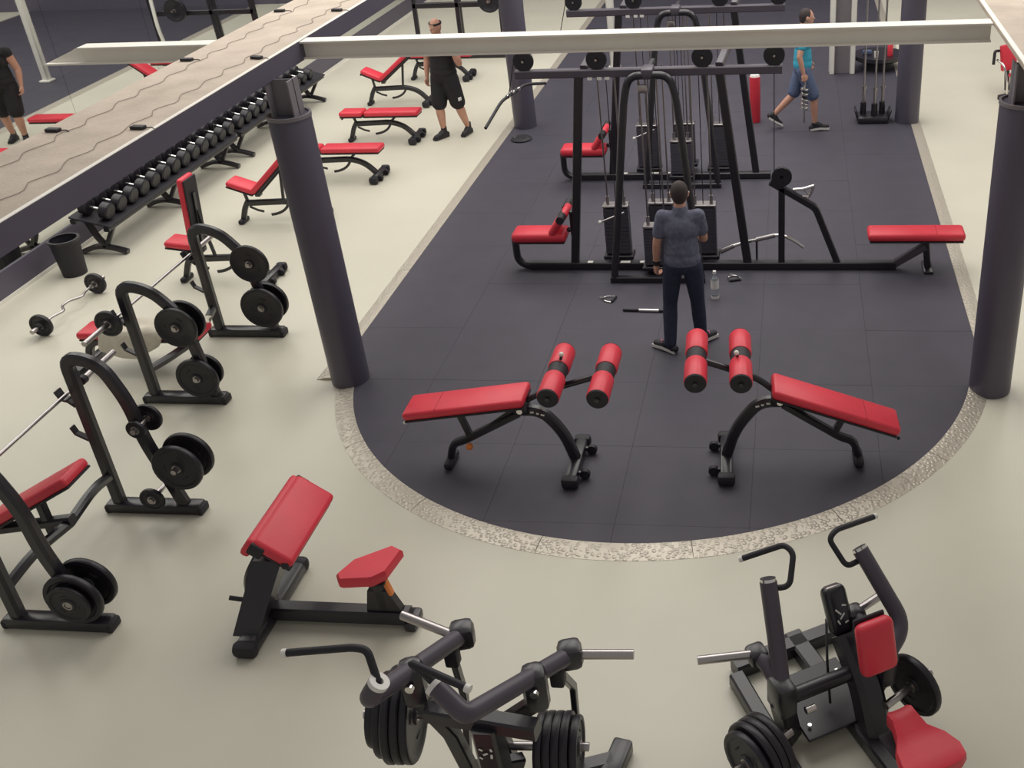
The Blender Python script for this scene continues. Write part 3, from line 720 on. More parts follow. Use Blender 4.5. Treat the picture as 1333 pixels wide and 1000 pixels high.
for s in (-1, 1):
    main, hand, low, horn = armpx[s]
    mp = [at(*q) for q in main]
    a = MB().tube(bend(mp, .12, 7), .05, 16).build('lever_arm', GREY, rm)
    e = (mp[-1] - mp[-2]).normalized()
    MB().cyl(mp[-1], mp[-1] + e * .018, .046, 16).build('arm_cap', CHROME, a)
    hp = [at(*q) for q in hand]
    h = MB().tube(bend(hp, .045, 6), .0175, 12).build('handle', DARK, a)
    e = (hp[-1] - hp[-2]).normalized()
    MB().cyl(hp[-1], hp[-1] + e * .022, .0185, 12).build('end_cap', PLASTIC, h)
    lp = [at(*q) for q in low]
    MB().tube(bend([lp[0], lp[0].lerp(lp[1], .6) + Vector((0, 0, .03)), lp[1]], .08), .046, 14).build('lower_arm', GREY, rm)
    MB().rbox(lp[1], (.12, .12, .10), .03, 2, ROT).build('horn_clamp', BLACK, a)
    hh = [at(*q) for q in horn]
    MB().cyl(hh[0], hh[1], .026, 16).build('weight_horn', STEEL, a)
    MB().rbox(mp[0] + Vector((0, 0, -.04)), (.12, .18, .22), .03, 2, ROT).build('pivot_plate', BLACK, rm)
    MB().beam([mp[0] + Vector((0, 0, -.1)), L(.62, -.40 if s < 0 else .10, .05)], .10, .12).build('side_post', BLACK, rm)
MB().cyl(L(.60, -.44, .40), L(.60, .20, .40), .045, 14).build('pivot_axle', BLACK, rm)
MB().cyl(L(.52, -.36, .34), L(.52, -.30, .34), .022, 12).build('stop_pin', CHROME, rm)
MB().beam([L(1.30, 0, .05), L(-.30, 0, .05)], .12, .10).build('base_beam', BLACK, rm)
MB().beam([L(1.22, -.46, .05), L(1.22, .42, .05)], .11, .10).build('front_foot', BLACK, rm)
MB().beam([L(-.30, -.32, .05), L(-.30, .32, .05)], .11, .10).build('rear_foot', BLACK, rm)
MB().beam([L(1.15, -.48, .05), L(.35, -.52, .05)], .10, .10).build('side_foot', BLACK, rm)
MB().rbox(L(.72, -.12, .12), (.46, .46, .02), .006, 1, ROT @ RX(.08)).build('foot_plate', BLACK, rm)
for da in (-.15, .15):
    for db in (-.18, .18): MB().cyl(L(.72 + da, -.12 + db, .135), L(.72 + da, -.12 + db, .142), .012, 10).build('plate_bolt', CHROME, rm)
MB().beam(bend([L(.42, .05, .07), L(.54, .05, .34), L(.76, .05, .54)], .12), .16, .18, tuple(Rr), .4).build('main_column', BLACK, rm)
cs = L(.88, .06, .62)
con = MB().rbox(cs, (.15, .10, .30), .04, 3, ROT @ RX(-.5)).build('column_shroud', BLACK, rm)
MB().rbox(cs + ROT @ (RX(-.5) @ Vector((0, -.004, .142))), (.10, .06, .02), .01, 2, ROT @ RX(-.5)).build('shroud_cap', STEEL, con)
for dx, dz, w, r in ((-.02, .0, .05, .9), (.0, -.03, .045, -.7), (.025, .03, .03, .3), (-.03, -.06, .03, 1.2), (.02, -.07, .025, -.2)):
    MB().rbox(cs + ROT @ (RX(-.5) @ Vector((dx, -.052, dz))), (w, .003, .010), .0015, 1, ROT @ RX(-.5) @ RY(r)).build('emblem_stroke', PLASTIC, con)
MB().tube(bend([cs + Vector((-.06, .02, -.10)), L(.72, -.10, .42), L(.64, -.12, .16)], .1), .008, 8).build('cable', DARK, rm)
cp = MB().rbox(L(.42, .02, .76), (.23, .085, .32), .04, 3, ROT @ RX(-.28)).build('chest_pad', RED, rm)
MB().rbox(L(.475, .02, .775), (.20, .02, .28), .006, 1, ROT @ RX(-.28)).build('backing_board', DARK, cp)
MB().tube([L(.46, .0, .70), L(.62, .05, .62)], .03, 10).build('pad_post', BLACK, rm)
sd = MB()
prof = [(-.21, .175), (-.14, .19), (-.05, .16), (.03, .10), (.10, .08), (.15, .08)]
rings = []
for a_, w in prof:
    ring = []
    for k in range(14):
        t_ = 2 * math.pi * k / 14; cx, sz = math.cos(t_), math.sin(t_)
        ring.append(L(a_, math.copysign(abs(cx) ** .6, cx) * w, .455 + math.copysign(abs(sz) ** .6, sz) * .045 + (.03 if a_ > .05 else .0) + .035 * (abs(cx) ** 2) * (1 if sz > 0 else 0)))
    rings.append(ring)
def shrink(r, k):
    c = sum(r, Vector()) / len(r); return [c + (p - c) * k for p in r]
rings = [shrink([p - F * .02 for p in rings[0]], .8)] + rings + [shrink([p + F * .02 for p in rings[-1]], .8)]
sd._rings(rings); sd.build('saddle_seat', RED, rm)
MB().rbox(L(0, 0, .40), (.26, .30, .02), .006, 1, ROT).build('seat_board', DARK, rm)
MB().beam([L(0, 0, .40), L(-.08, 0, .08)], .08, .09, tuple(Rr)).build('seat_post', BLACK, rm)
pl = at(985, 985, .30); ax = (Rr * .97 + F * .25)
MB().cyl(pl - ax * .14, pl + ax * .26, .024).build('plate_peg', STEEL, rm)
for k in range(4):
    plate(pl + ax * (-.06 + .05 * k), ax, .21 if k else .185, 'black plate in the stack of four low beside the row machine foot plate', 'four plates on the row machine', .044, k)
pr_ = at(1186, 894, .27)
MB().cyl(pr_ - ax * .22, pr_ + ax * .17, .024).build('plate_peg', STEEL, rm)
plate(pr_ + ax * .02, ax, .195, 'single large black plate beside the red saddle seat', None, .045)

# ------------------------------------------------------------------ cable stations
def handle_d(root_name, loc, rz, label, lay=True):
    t = thing(root_name, label, 'cable handle', loc, rz)
    MB().cyl((-.06, 0, .014), (.06, 0, .014), .014, 10).build('grip', DARK, t)
    MB().tube(bend([(-.07, 0, .012), (-.06, .09, .012), (0, .13, .012), (.06, .09, .012), (.07, 0, .012)], .04), .006, 8).build('bow', CHROME, t)
    MB().lathe([(.010, -.004), (.018, -.004), (.018, .004), (.010, .004)], (0, .145, .012), (0, 0, 1), 12).build('eyelet', CHROME, t)
    return t
def cable_station(Y, low_row, label, z0=.02, bars=True):
    t = thing('cable_station', label, 'gym machine', (-1.47, Y, z0), world=True)
    Z = z0
    def V(x, dy, z): return Vector((x, Y + dy, Z + z))
    X1 = 1.12 if low_row else -.30
    MB().beam([V(-2.95, 0, .045), V(X1, 0, .045)], .09, .09).build('base_beam', BLACK, t)
    # pulldown seat
    MB().beam(bend([V(-2.80, 0, .045), V(-3.10, 0, .045), V(-3.10, 0, .38)], .16, 7), .075, .075, (0, 1, 0), .5).build('seat_stem', BLACK, t)
    se = MB().rbox(V(-2.80, 0, .43), (.62, .30, .11), .045, 3).build('seat', RED, t)
    MB().rbox(V(-2.80, 0, .37), (.58, .27, .02), .006, 1).build('seat_board', DARK, se)
    kp = MB().rbox(V(-2.56, 0, .60), (.34, .30, .085), .035, 3, RY(-.95)).build('knee_pad', RED, t)
    for s in (-1, 1):
        MB().cyl(V(-2.50, s * .06, .70), V(-2.50, s * .28, .70), .045, 14).build('thigh_roller', DARK, kp)
    MB().beam([V(-2.42, 0, .66), V(-2.42, 0, .42)], .05, .06, (0, 1, 0)).build('pad_slider', BLACK, t)
    MB().tube([V(-2.42, 0, .68), V(-2.54, 0, .70)], .022, 8).build('roller_stem', BLACK, t)
    MB().ball(V(-2.46, -.05, .50), .028, 7).build('pop_pin', DARK, t)
    # A frame posts and top beam
    pl = MB().beam([V(-2.44, 0, .05), V(-2.20, 0, 2.2)], .075, .09, (0, 1, 0)).build('frame_post', BLACK, t)
    MB().beam([V(-.49, 0, .05), V(-.75, 0, 2.2)], .075, .09, (0, 1, 0)).build('frame_post', BLACK, t)
    MB().beam([V(-2.86, 0, 2.22), V(-.12, 0, 2.22)], .09, .085).build('top_beam', GREY, t)  # greyer than the black frame: light from above is put into the colour
    # hoop frame in front
    MB().tube(bend([V(-1.94, -.34, .04), V(-1.72, -.16, 2.0), V(-1.66, -.15, 2.22), V(-1.25, -.15, 2.22), V(-1.19, -.16, 2.0), V(-.98, -.34, .04)], .22, 8), .04, 12).build('hoop', BLACK, t)
    MB().beam([V(-1.98, -.34, .035), V(-.94, -.34, .035)], .07, .07).build('hoop_foot', BLACK, t)
    MB().rbox(V(-1.47, -.08, 2.24), (.12, .22, .10), .02).build('hoop_joint', GREY, t)
    MB().rbox(V(-1.52, -.2, 2.10), (.10, .05, .09), .02).build('swivel', STEEL, t)
    # pulleys with brackets
    for x in (-2.76, -2.0, -.92, -.20):
        w = MB().lathe([(.02, -.018), (.105, -.018), (.108, -.010), (.095, 0), (.108, .010), (.105, .018), (.02, .018)], V(x, -.02, 2.36), (0, 1, 0), 28).build('pulley', PLATE, t)
        MB().cyl(V(x, -.06, 2.36), V(x, .02, 2.36), .014, 10).build('axle', STEEL, w)
        MB().rbox(V(x, .015, 2.31), (.06, .012, .16), .004, 1).build('bracket', BLACK, w)
    for x in (-2.14, -.75):
        MB().beam([V(x, 0, 2.26), V(x + .10, .55, 2.42)], .08, .08).build('top_arm', GREY, t)
    MB().rbox(V(-.62, .40, 2.44), (.34, .16, .05), .02, 2, RY(-.12)).build('arm_plate', BLACK, t)
    # weight stacks, guide rods, cables
    for (x, dy, hgt, nm) in ((-1.95, .16, .54, 'a'), (-1.47, -.14, .42, 'b'), (-.98, .16, .54, 'c'), (-1.47, .34, .50, 'd')):
        n = 12
        st = MB().rbox(V(x, dy, .10), (.34, .20, .05), .01, 1).build('stack_base', BLACK, t)
        for k in range(n):
            zz = .14 + k * hgt / n
            MB().rbox(V(x, dy, zz + hgt / n / 2), (.28, .13, hgt / n - .003), .002, 1).build('stack_plate', STACK, st)
        MB().rbox(V(x, dy, .165 + hgt), (.29, .14, .03), .008, 1).build('stack_cap', STEEL, st)
        for s in (-1, 1):
            MB().cyl(V(x + s * .09, dy, .1), V(x + s * .09, dy, 2.2), .0095, 8).build('guide_rod', ROD, st)
            MB().cyl(V(x + s * .09, dy, .18 + hgt), V(x + s * .09, dy, .27 + hgt), .02, 10).build('bushing', STEEL, st)
        MB().cyl(V(x, dy, .18 + hgt), V(x, dy, 2.24), .005, 6).build('cable', DARK, st)
        MB().beam([V(x, dy, 2.24), V(x, 0, 2.24)], .05, .05).build('stack_arm', BLACK, st)
        if abs(dy) > 0: MB().beam([V(x, dy, .05), V(x, 0, .05)], .06, .06).build('stack_foot', BLACK, st)
    lv = MB().tube([V(-1.82, -.10, .72), V(-2.08, -.12, .62)], .010, 8).build('selector_lever', STEEL, t)
    MB().ball(V(-2.09, -.12, .615), .022, 7).build('lever_ball', PLASTIC, lv)
    for x, w in ((-2.26, .06), (-1.86, .11), (-1.66, .07)):
        MB().rbox(V(x, -.02, .093), (w, .05, .006), .002, 1).build('decal', PLASTIC, t)
    for x in (-2.08, -1.98, -1.90):
        MB().rbox(V(x, -.047, 2.17), (.05, .004, .03), .001, 1).build('decal', PLASTIC, t)
    # pulldown cable
    MB().cyl(V(-2.86, -.02, 2.36), V(-2.98, .03, 1.96), .005, 6).build('pulldown_cable', DARK, t)
    if low_row:
        MB().beam([V(-.12, 0, .05), V(-.12, 0, .95)], .07, .07, (0, 1, 0)).build('row_post', BLACK, t)
        MB().beam(bend([V(-.24, 0, 1.02), V(.24, 0, .72), V(.50, 0, .05)], .05), .07, .07, (0, 1, 0)).build('row_arm', BLACK, t)
        w = MB().lathe([(.02, -.018), (.105, -.018), (.108, -.01), (.095, 0), (.108, .01), (.105, .018), (.02, .018)], V(-.12, -.02, 1.08), (0, 1, 0), 28).build('pulley', PLATE, t)
        MB().rbox(V(-.12, .02, 1.04), (.06, .015, .16), .004, 1).build('bracket', BLACK, w)
        MB().cyl(V(-.20, -.02, 2.27), V(-.20, -.02, 1.10), .005, 6).build('row_cable', DARK, t)
        MB().beam(bend([V(1.08, 0, .045), V(1.42, 0, .27)], .04), .08, .08, (0, 1, 0)).build('bench_rise', GREY, t)
        MB().beam([V(1.42, 0, .38), V(1.46, 0, .02)], .07, .07, (0, 1, 0)).build('bench_leg', BLACK, t)
        MB().rbox(V(1.46, 0, .015), (.10, .30, .03), .01).build('bench_foot', BLACK, t)
        bp = MB().rbox(V(1.31, 0, .42), (1.02, .29, .09), .038, 3).build('bench_pad', RED, t)
        MB().rbox(V(1.31, 0, .367), (.98, .27, .02), .006, 1).build('backing_board', DARK, bp)
        MB().rbox(V(1.52, 0, .4655), (.005, .27, .004), .001, 1).build('seam', REDS, bp)
    return t
cable_station(10.61, True, 'four stack cable station with red pulldown seat and low row bench')
cable_station(13.42, False, 'second cable station behind, with a red pulldown seat only')

# pulldown bar hanging off the first station
lb = thing('pulldown_bar', 'long black pulldown bar hanging beside the slate column', 'cable bar', (-2.98, 10.95, 1.95), world=True)
MB().tube(bend([(-3.16, 10.28, 1.78), (-3.08, 10.72, 1.93), (-2.96, 11.35, 1.93), (-2.80, 11.62, 1.86)], .1), .017, 10).build('bar', DARK, lb)
MB().rbox((-3.02, 11.02, 1.945), (.04, .10, .035), .01).build('swivel', CHROME, lb)
for p in ((-3.05, 10.88, 1.932), (-3.0, 11.15, 1.932)): MB().cyl(Vector(p) - Vector((0.005, .03, 0)), Vector(p) + Vector((.005, .03, 0)), .021, 10).build('collar', CHROME, lb)
MB().cyl((-3.02, 11.02, 1.96), (-2.98, 10.66, 2.0), .005, 6).build('clip_cable', DARK, lb)

# loose attachments
cb2 = thing('curved_cable_bar', 'curved chrome cable bar resting across the station base', 'cable bar', (-.35, 10.78, .12), world=True)
pts = [at_y(x, y, 10.78) for x, y in ((938, 328), (960, 318), (985, 312), (1015, 305), (1032, 312), (1046, 322))]
MB().tube(bend(pts, .1), .02, 10).build('bar', CHROME, cb2)
for i, j in ((0, 1), (2, 3)): MB().cyl(pts[i], pts[i].lerp(pts[j], .8), .027, 10).build('grip', STEEL, cb2)
pk = pts[2]
MB().cyl((pk.x, 10.78, .02), pk, .012, 8).build('rest_peg', BLACK, cb2)
vg = thing('row_grip', 'chrome double row grip perched on the sloping arm of the low row', 'cable handle', (.12, 10.61, .86), world=True)
g = [at_y(x, y, 10.61) for x, y in ((1032, 257), (1046, 254), (1060, 247), (1052, 264), (1048, 272))]
g = [Vector((x, 10.61, z)) for x, z in ((.0, .946), (.11, .955), (.22, .99), (.175, .875), (.15, .852))]      # both grips touch the arm's upper face
MB().tube(bend([g[0], g[1], g[2]], .03), .017, 8).build('grip', CHROME, vg)
MB().tube(bend([g[2], g[3], g[4]], .03), .017, 8).build('grip', CHROME, vg)
MB().tube([g[1], g[3], Vector((.10, 10.61, .87))], .009, 8).build('yoke', STEEL, vg)
handle_d('stirrup_grip', at(957, 366, .02), .3, 'chrome cable handle on the rubber floor past the water bottle')
handle_d('stirrup_grip', at(799, 391, .02), 1.3, 'small chrome cable handle lying before the hoop foot')
sb = thing('straight_cable_bar', 'short straight cable bar lying on the rubber floor beside the person in grey', 'cable bar', at(843, 406, .02), -.05)
MB().cyl((-.26, 0, .016), (.26, 0, .016), .014, 10).build('bar', DARK, sb)
MB().cyl((-.09, 0, .017), (.12, 0, .017), .017, 12).build('sleeve', CHROME, sb)
MB().lathe([(.008, -.004), (.018, -.004), (.018, .004), (.008, .004)], (.02, .028, .016), (0, 0, 1), 12).build('eyelet', CHROME, sb)

# water bottle
wb = thing('water_bottle', 'clear plastic water bottle with white label standing by the person in grey', 'bottle', at(931, 388, .02))
wb.scale = (1.12, 1.12, 1.15)
MB().lathe([(0, 0), (.034, 0), (.037, .01), (.037, .17), (.03, .205), (.014, .235), (.014, .255), (0, .255)], (0, 0, 0), (0, 0, 1), 22).build('bottle_body', BOTTLE, wb)
MB().lathe([(.0374, .105), (.0385, .105), (.0385, .185), (.0374, .185)], (0, 0, 0), (0, 0, 1), 22).build('label_band', PLASTIC, wb)
MB().lathe([(0, .25), (.016, .25), (.016, .275), (0, .275)], (0, 0, 0), (0, 0, 1), 16).build('cap', PLASTIC, wb)
MB().lathe([(.0372, .004), (.0382, .004), (.0382, .03), (.0372, .03)], (0, 0, 0), (0, 0, 1), 22).build('base_ring', PLASTIC, wb)

# ------------------------------------------------------------------ people
def solid(parts, name, material, parent, voxel, smooth=3):
    """fuse overlapping tapered limbs into one continuous skin"""
    mb = MB()
    for p in parts:
        if p[0] == 'limb':
            pts = [Vector(q) for q in p[1]]; rs = p[2]
            for (a, b, ra, rb) in zip(pts, pts[1:], rs, rs[1:]):
                n = 6; mb.tube([a.lerp(b, i / n) for i in range(n + 1)], [ra + (rb - ra) * i / n for i in range(n + 1)], 14)
            for q, r in zip(pts, rs): mb.ball(q, r, 8)
        else: mb.ball(p[1], 1.0, 12, p[2])
    me = mb.mesh(name)
    tmp = bpy.data.objects.new('tmp', me); col.objects.link(tmp)
    r = tmp.modifiers.new('r', 'REMESH'); r.mode = 'VOXEL'; r.voxel_size = voxel
    if smooth:
        s = tmp.modifiers.new('s', 'SMOOTH'); s.iterations = smooth; s.factor = .5
    dg = bpy.context.evaluated_depsgraph_get()
    me2 = bpy.data.meshes.new_from_object(tmp.evaluated_get(dg)); me2.name = name
    bpy.data.objects.remove(tmp); bpy.data.meshes.remove(me)
    for p in me2.polygons: p.use_smooth = True
    me2.materials.clear(); me2.materials.append(material)
    o = bpy.data.objects.new(name, me2); col.objects.link(o); o.parent = parent
    return o
def hand_parts(wrist, elbow, palm_n, thumb_dir, curl):
    """palm and five bent fingers; palm_n: the way the palm faces"""
    w = Vector(wrist); d = (w - Vector(elbow)).normalized(); n = Vector(palm_n); n = (n - d * n.dot(d)).normalized()
    t = Vector(thumb_dir); t = (t - d * t.dot(d) - n * t.dot(n)).normalized()
    out = [('limb', [w, w + d * .045, w + d * .085], [.026, .030, .026])]
    out += [('limb', [w + d * .03 + t * s, w + d * .085 + t * s * 1.15], [.018, .016]) for s in (-.026, .026)]
    for s, ln in ((.032, .068), (.011, .078), (-.011, .072), (-.031, .056)):
        p = [w + d * .088 + t * s]; a = 0
        for k in range(3):
            a += curl; p.append(p[-1] + (d * math.cos(a) + n * math.sin(a)) * ln * (.45, .32, .25)[k])
        out.append(('limb', p, [.0098, .0092, .0086, .0076]))
    b = w + d * .03 + t * .03
    out.append(('limb', [b, b + t * .028 + d * .028 + n * .008, b + t * .032 + d * .056 + n * (.012 + .02 * curl)], [.014, .0115, .0095]))
    return out
def person(loc, rz, label, J, top, top_m, leg_m, sleeve, long_legs, hair, shoe_m, sole_m, extra=None, bulk=1.0):
    """J: joints in the local frame, +y the way the person faces"""
    t = thing('person', label, 'person', loc, rz)
    V = {k: Vector(v) for k, v in J.items() if not k.startswith('curl')}
    pel, chest, neck, head = V['pelvis'], V['chest'], V['neck'], V['head']
    f = V.get('face', Vector((0, 1, 0))).normalized(); side = f.cross(Vector((0, 0, 1))).normalized()
    B = bulk
    b = [('ball', pel, (.155 * B, .115 * B, .12)), ('ball', pel.lerp(chest, .5), (.14 * B, .105 * B, .17)), ('ball', chest, (.165 * B, .115 * B, .17)),
         ('limb', [chest + Vector((0, 0, .10)), neck, head - Vector((0, 0, .05))], [.085, .058, .055]),
         ('ball', head, (.078, .098, .115)), ('ball', head + f * .035 - Vector((0, 0, .06)), (.055, .06, .055)),
         ('limb', [head + f * .085 + Vector((0, 0, .0)), head + f * .108 - Vector((0, 0, .028))], [.011, .016]),
         ('limb', [head + f * .092 - Vector((0, 0, .062)) - side * .018, head + f * .092 - Vector((0, 0, .062)) + side * .018], [.009, .009]),
         ('limb', [head + f * .088 + Vector((0, 0, .028)) - side * .035, head + f * .088 + Vector((0, 0, .028)) + side * .035], [.010, .010])]
    for s in (-1, 1): b.append(('ball', head + side * s * .080 - Vector((0, 0, .008)), (.014, .022, .032)))
    for k, s in (('L', -1), ('R', 1)):
        sh, el, wr = V['shoulder' + k], V['elbow' + k], V['wrist' + k]
        b.append(('limb', [chest + Vector((s * .08, 0, .09)), sh, sh.lerp(el, .45), el, el.lerp(wr, .35), wr], [.075 * B, .058 * B, .051 * B, .041 * B, .041 * B, .027]))
        b += hand_parts(wr, el, V.get('palm' + k, (-s, 0, 0)), V.get('thumb' + k, (0, 1, 0)), J.get('curl' + k, .45))
        hp, kn, an = V['hip' + k], V['knee' + k], V['ankle' + k]
        b.append(('limb', [hp, hp.lerp(kn, .4), kn, kn.lerp(an, .3), an], [.088 * B, .080 * B, .056 * B, .056 * B, .036]))
        toe = V['toe' + k]; b.append(('limb', [an, an.lerp(toe, .5) - Vector((0, 0, .02)), toe], [.036, .036, .026]))
    body = solid(b, 'body', SKIN, t, .0075, 4)
    # shirt
    g = .014
    sh_ = [('ball', pel + Vector((0, 0, .035)), (.168 * B + g, .125 * B + g, .14)), ('ball', pel + Vector((0, 0, .12)), (.158 * B + g, .118 * B + g, .16)), ('ball', pel.lerp(chest, .5), (.15 * B + g, .112 * B + g, .20)), ('ball', chest, (.168 * B + g, .12 * B + g, .165)),
           ('limb', [chest + Vector((0, 0, .09)), neck - Vector((0, 0, .03))], [.095, .072])]
    for k, s in (('L', -1), ('R', 1)):
        sl = V['shoulder' + k]; q = sl.lerp(V['elbow' + k], sleeve)
        sh_.append(('limb', [chest + Vector((s * .08, 0, .085)), sl, q], [.083 * B, .066 * B, .064 * B]))
    solid(sh_, top, top_m, t, .012, 4)
    tr = [('ball', pel - Vector((0, 0, .02)), (.166 * B, .132 * B, .12))]
    for k in 'LR':
        hp, kn, an = V['hip' + k], V['knee' + k], V['ankle' + k]
        if long_legs: tr.append(('limb', [hp, hp.lerp(kn, .4), kn, kn.lerp(an, .35), an + Vector((0, 0, .01))], [.10, .092, .073, .073, .062]))
        else: tr.append(('limb', [hp, hp.lerp(kn, .4), kn.lerp(hp, .12)], [.108 * B, .105 * B, .098 * B]))
    solid(tr, 'trousers' if long_legs else 'shorts', leg_m, t, .012, 4)
    for k in 'LR':
        an, toe = V['ankle' + k], V['toe' + k]; d = (toe - an); d.z = 0; d.normalize()
        up = Vector((0, 0, 1)); heel = an - d * .05 + Vector((0, 0, toe.z - an.z if abs(toe.z - an.z) < .09 else 0.0))
        so = solid([('limb', [an + Vector((0, 0, .01)), an.lerp(toe, .45)], [.048, .046]), ('limb', [heel, an.lerp(toe, .6) - up * .01, toe + d * .02], [.042, .046, .038])], 'shoe', shoe_m, t, .009, 3)
        base = [heel - up * .028 - d * .015, an.lerp(toe, .5) - up * .034, toe + d * .055 - up * .026]
        base = [Vector((p.x, p.y, max(p.z, .016))) for p in base]
        rings = []
        sd_ = d.cross(up)
        for p, w in zip(base, (.036, .046, .036)): rings.append([p - sd_ * w - up * .014, p + sd_ * w - up * .014, p + sd_ * w * 1.05 + up * .02, p - sd_ * w * 1.05 + up * .02])
        MB()._rings(rings).build('sole', sole_m, so)
    if hair is not None:
        solid([('ball', head + Vector((0, 0, .018)) - f * .016, (.085, .098, .108)), ('ball', head - f * .045 - Vector((0, 0, .02)), (.070, .062, .075))], 'hair', hair, t, .009, 2)
    for s in (-1, 1):
        e = MB().ball(head + f * .086 + side * s * .032 + Vector((0, 0, .006)), .011, 8).build('eye', PLASTIC, t)
        MB().ball(head + f * .0945 + side * s * .032 + Vector((0, 0, .006)), .0055, 6).build('iris', DARK, e)
    if extra: extra(t, V)
    return t
def std(h=1.0):
    return dict(pelvis=(0, 0, .95 * h), chest=(0, 0, 1.30 * h), neck=(0, 0, 1.51 * h), head=(0, .02, 1.64 * h))
# man in the heather grey shirt, seen from behind
J1 = std(); J1.update(head=(0, .035, 1.635), shoulderL=(-.17, 0, 1.42), elbowL=(-.235, -.02, 1.15), wristL=(-.255, .04, .90), curlL=.85, palmL=(1, .2, 0), thumbL=(.2, 1, 0),
    shoulderR=(.17, 0, 1.42), elbowR=(.21, .08, 1.15), wristR=(.10, .27, 1.12), curlR=.8, palmR=(-.5, .3, -.6), thumbR=(0, .2, 1),
    hipL=(-.095, 0, .90), kneeL=(-.14, .01, .49), ankleL=(-.15, -.10, .09), toeL=(-.28, -.01, .045),
    hipR=(.095, 0, .90), kneeR=(.13, .04, .49), ankleR=(.15, .06, .09), toeR=(.26, .16, .045))
def ex1(t, V):
    w, e = V['wristL'], V['elbowL']
    d = (w - e).normalized()
    MB().cyl(w - d * .055, w - d * .01, .038, 18).build('wristband', DARK, t)
    nk = MB()
    nk.lathe([(.060, -.008), (.070, -.008), (.070, .008), (.060, .008)], V['neck'] - Vector((0, 0, .035)), (0, -.25, 1), 24)
    nk.build('collar', HEATHER, t)
    for s in (-1, 1): MB().tube([V['head'] + Vector((s * .084, .02, -.02)), V['head'] + Vector((s * .088, -.005, .012))], .008, 6).build('mask_loop', PLASTIC, t)
    for k in 'LR': MB().rbox(V['ankle' + k].lerp(V['toe' + k], .55) + Vector((0, 0, .028)), (.05, .06, .012), .004, 1, RZ(.2)).build('shoe_flash', PINK, t)
p1 = person((-1.02, 8.86, .02), .05, 'person in heather grey shirt and navy jeans facing the cable station', J1, 'shirt', HEATHER, NAVY, .62, True, HAIR, DARK, PLASTIC, ex1)
p1.scale = (.97, .97, .965)
# man in black, walking up between the benches
J2 = std(1.03); J2.update(face=(.15, 1, 0), shoulderL=(-.225, 0, 1.46), elbowL=(-.33, .02, 1.17), wristL=(-.35, .16, 1.38), curlL=.9, palmL=(.6, -.5, .2), thumbL=(1, .3, 0),
    shoulderR=(.225, 0, 1.46), elbowR=(.30, -.03, 1.17), wristR=(.29, .05, .92), curlR=.5, palmR=(-1, 0, 0), thumbR=(0, 1, 0),
    hipL=(-.10, 0, .92), kneeL=(-.15, -.05, .50), ankleL=(-.16, -.20, .09), toeL=(-.18, -.05, .045),
    hipR=(.10, 0, .92), kneeR=(.10, .10, .50), ankleR=(.10, .08, .09), toeR=(.13, .24, .045))
def ex2(t, V):
    h = V['head']
    MB().lathe([(.088, -.014), (.096, -.014), (.096, .014), (.088, .014)], h + Vector((0, 0, .045)), (0, .15, 1), 26).build('headband', DARK, t)
    for k in 'LR':
        a = V['ankle' + k]; MB().cyl(a + Vector((0, 0, .0)), a + Vector((0, 0, .09)), .046, 16).build('sock', DARK, t)
    MB().rbox(V['hipL'] + Vector((-.155, .03, -.30)), (.02, .07, .05), .006, 1).build('shorts_patch', PLASTIC, t)
p2 = person((-5.27, 15.42, 0), math.pi - .35, 'person in black sleeveless top and black shorts walking among the benches', J2, 'vest', BLACKCLOTH, BLACKCLOTH, .12, False, None, DARK, DARK, ex2, 1.24)
# man in the cyan shirt, striding
J3 = std(1.0); J3.update(head=(0, .05, 1.64), shoulderL=(-.20, .02, 1.42), elbowL=(-.26, -.05, 1.15), wristL=(-.26, .10, .93), curlL=.7,
    shoulderR=(.20, 0, 1.42), elbowR=(.27, -.08, 1.15), wristR=(.28, -.02, .90), curlR=1.0, palmR=(-.6, -.2, 0), thumbR=(0, 1, 0),
    hipL=(-.095, 0, .90), kneeL=(-.10, -.12, .50), ankleL=(-.10, -.42, .20), toeL=(-.10, -.33, .07),
    hipR=(.095, 0, .90), kneeR=(.10, .16, .50), ankleR=(.10, .18, .09), toeR=(.10, .34, .045))
p3 = person((.12, 15.45, .02), -math.pi / 2 + .12, 'person in cyan shirt and denim shorts striding with a chrome bar', J3, 'shirt', CYAN, DENIM, .55, False, HAIR, DARK, PLASTIC, None)
# the short chrome collared bar carried in that hand
hx = Matrix.Translation(Vector((.12, 15.45, .02))) @ Matrix.Rotation(-math.pi / 2 + .12, 4, 'Z') @ Vector((.265, .0, .80))
cb3 = thing('collared_bar', 'chrome ringed dumbbell bar hanging from the hand of the striding person', 'bar', (hx.x, hx.y, hx.z), .2)
MB().cyl((0, 0, -.62), (.0, 0, .08), .013, 10).build('bar', STEEL, cb3)
for z in (-.12, -.19, -.28, -.34, -.40): MB().lathe([(.012, -.02), (.055, -.02), (.06, 0), (.055, .02), (.012, .02)], (0, 0, z), (.25, 0, 1), 18).build('collar', CHROME, cb3)
for z in (-.155, -.235): MB().cyl((0, 0, z - .03), (0, 0, z + .03), .036, 16).build('sleeve', DARK, cb3)

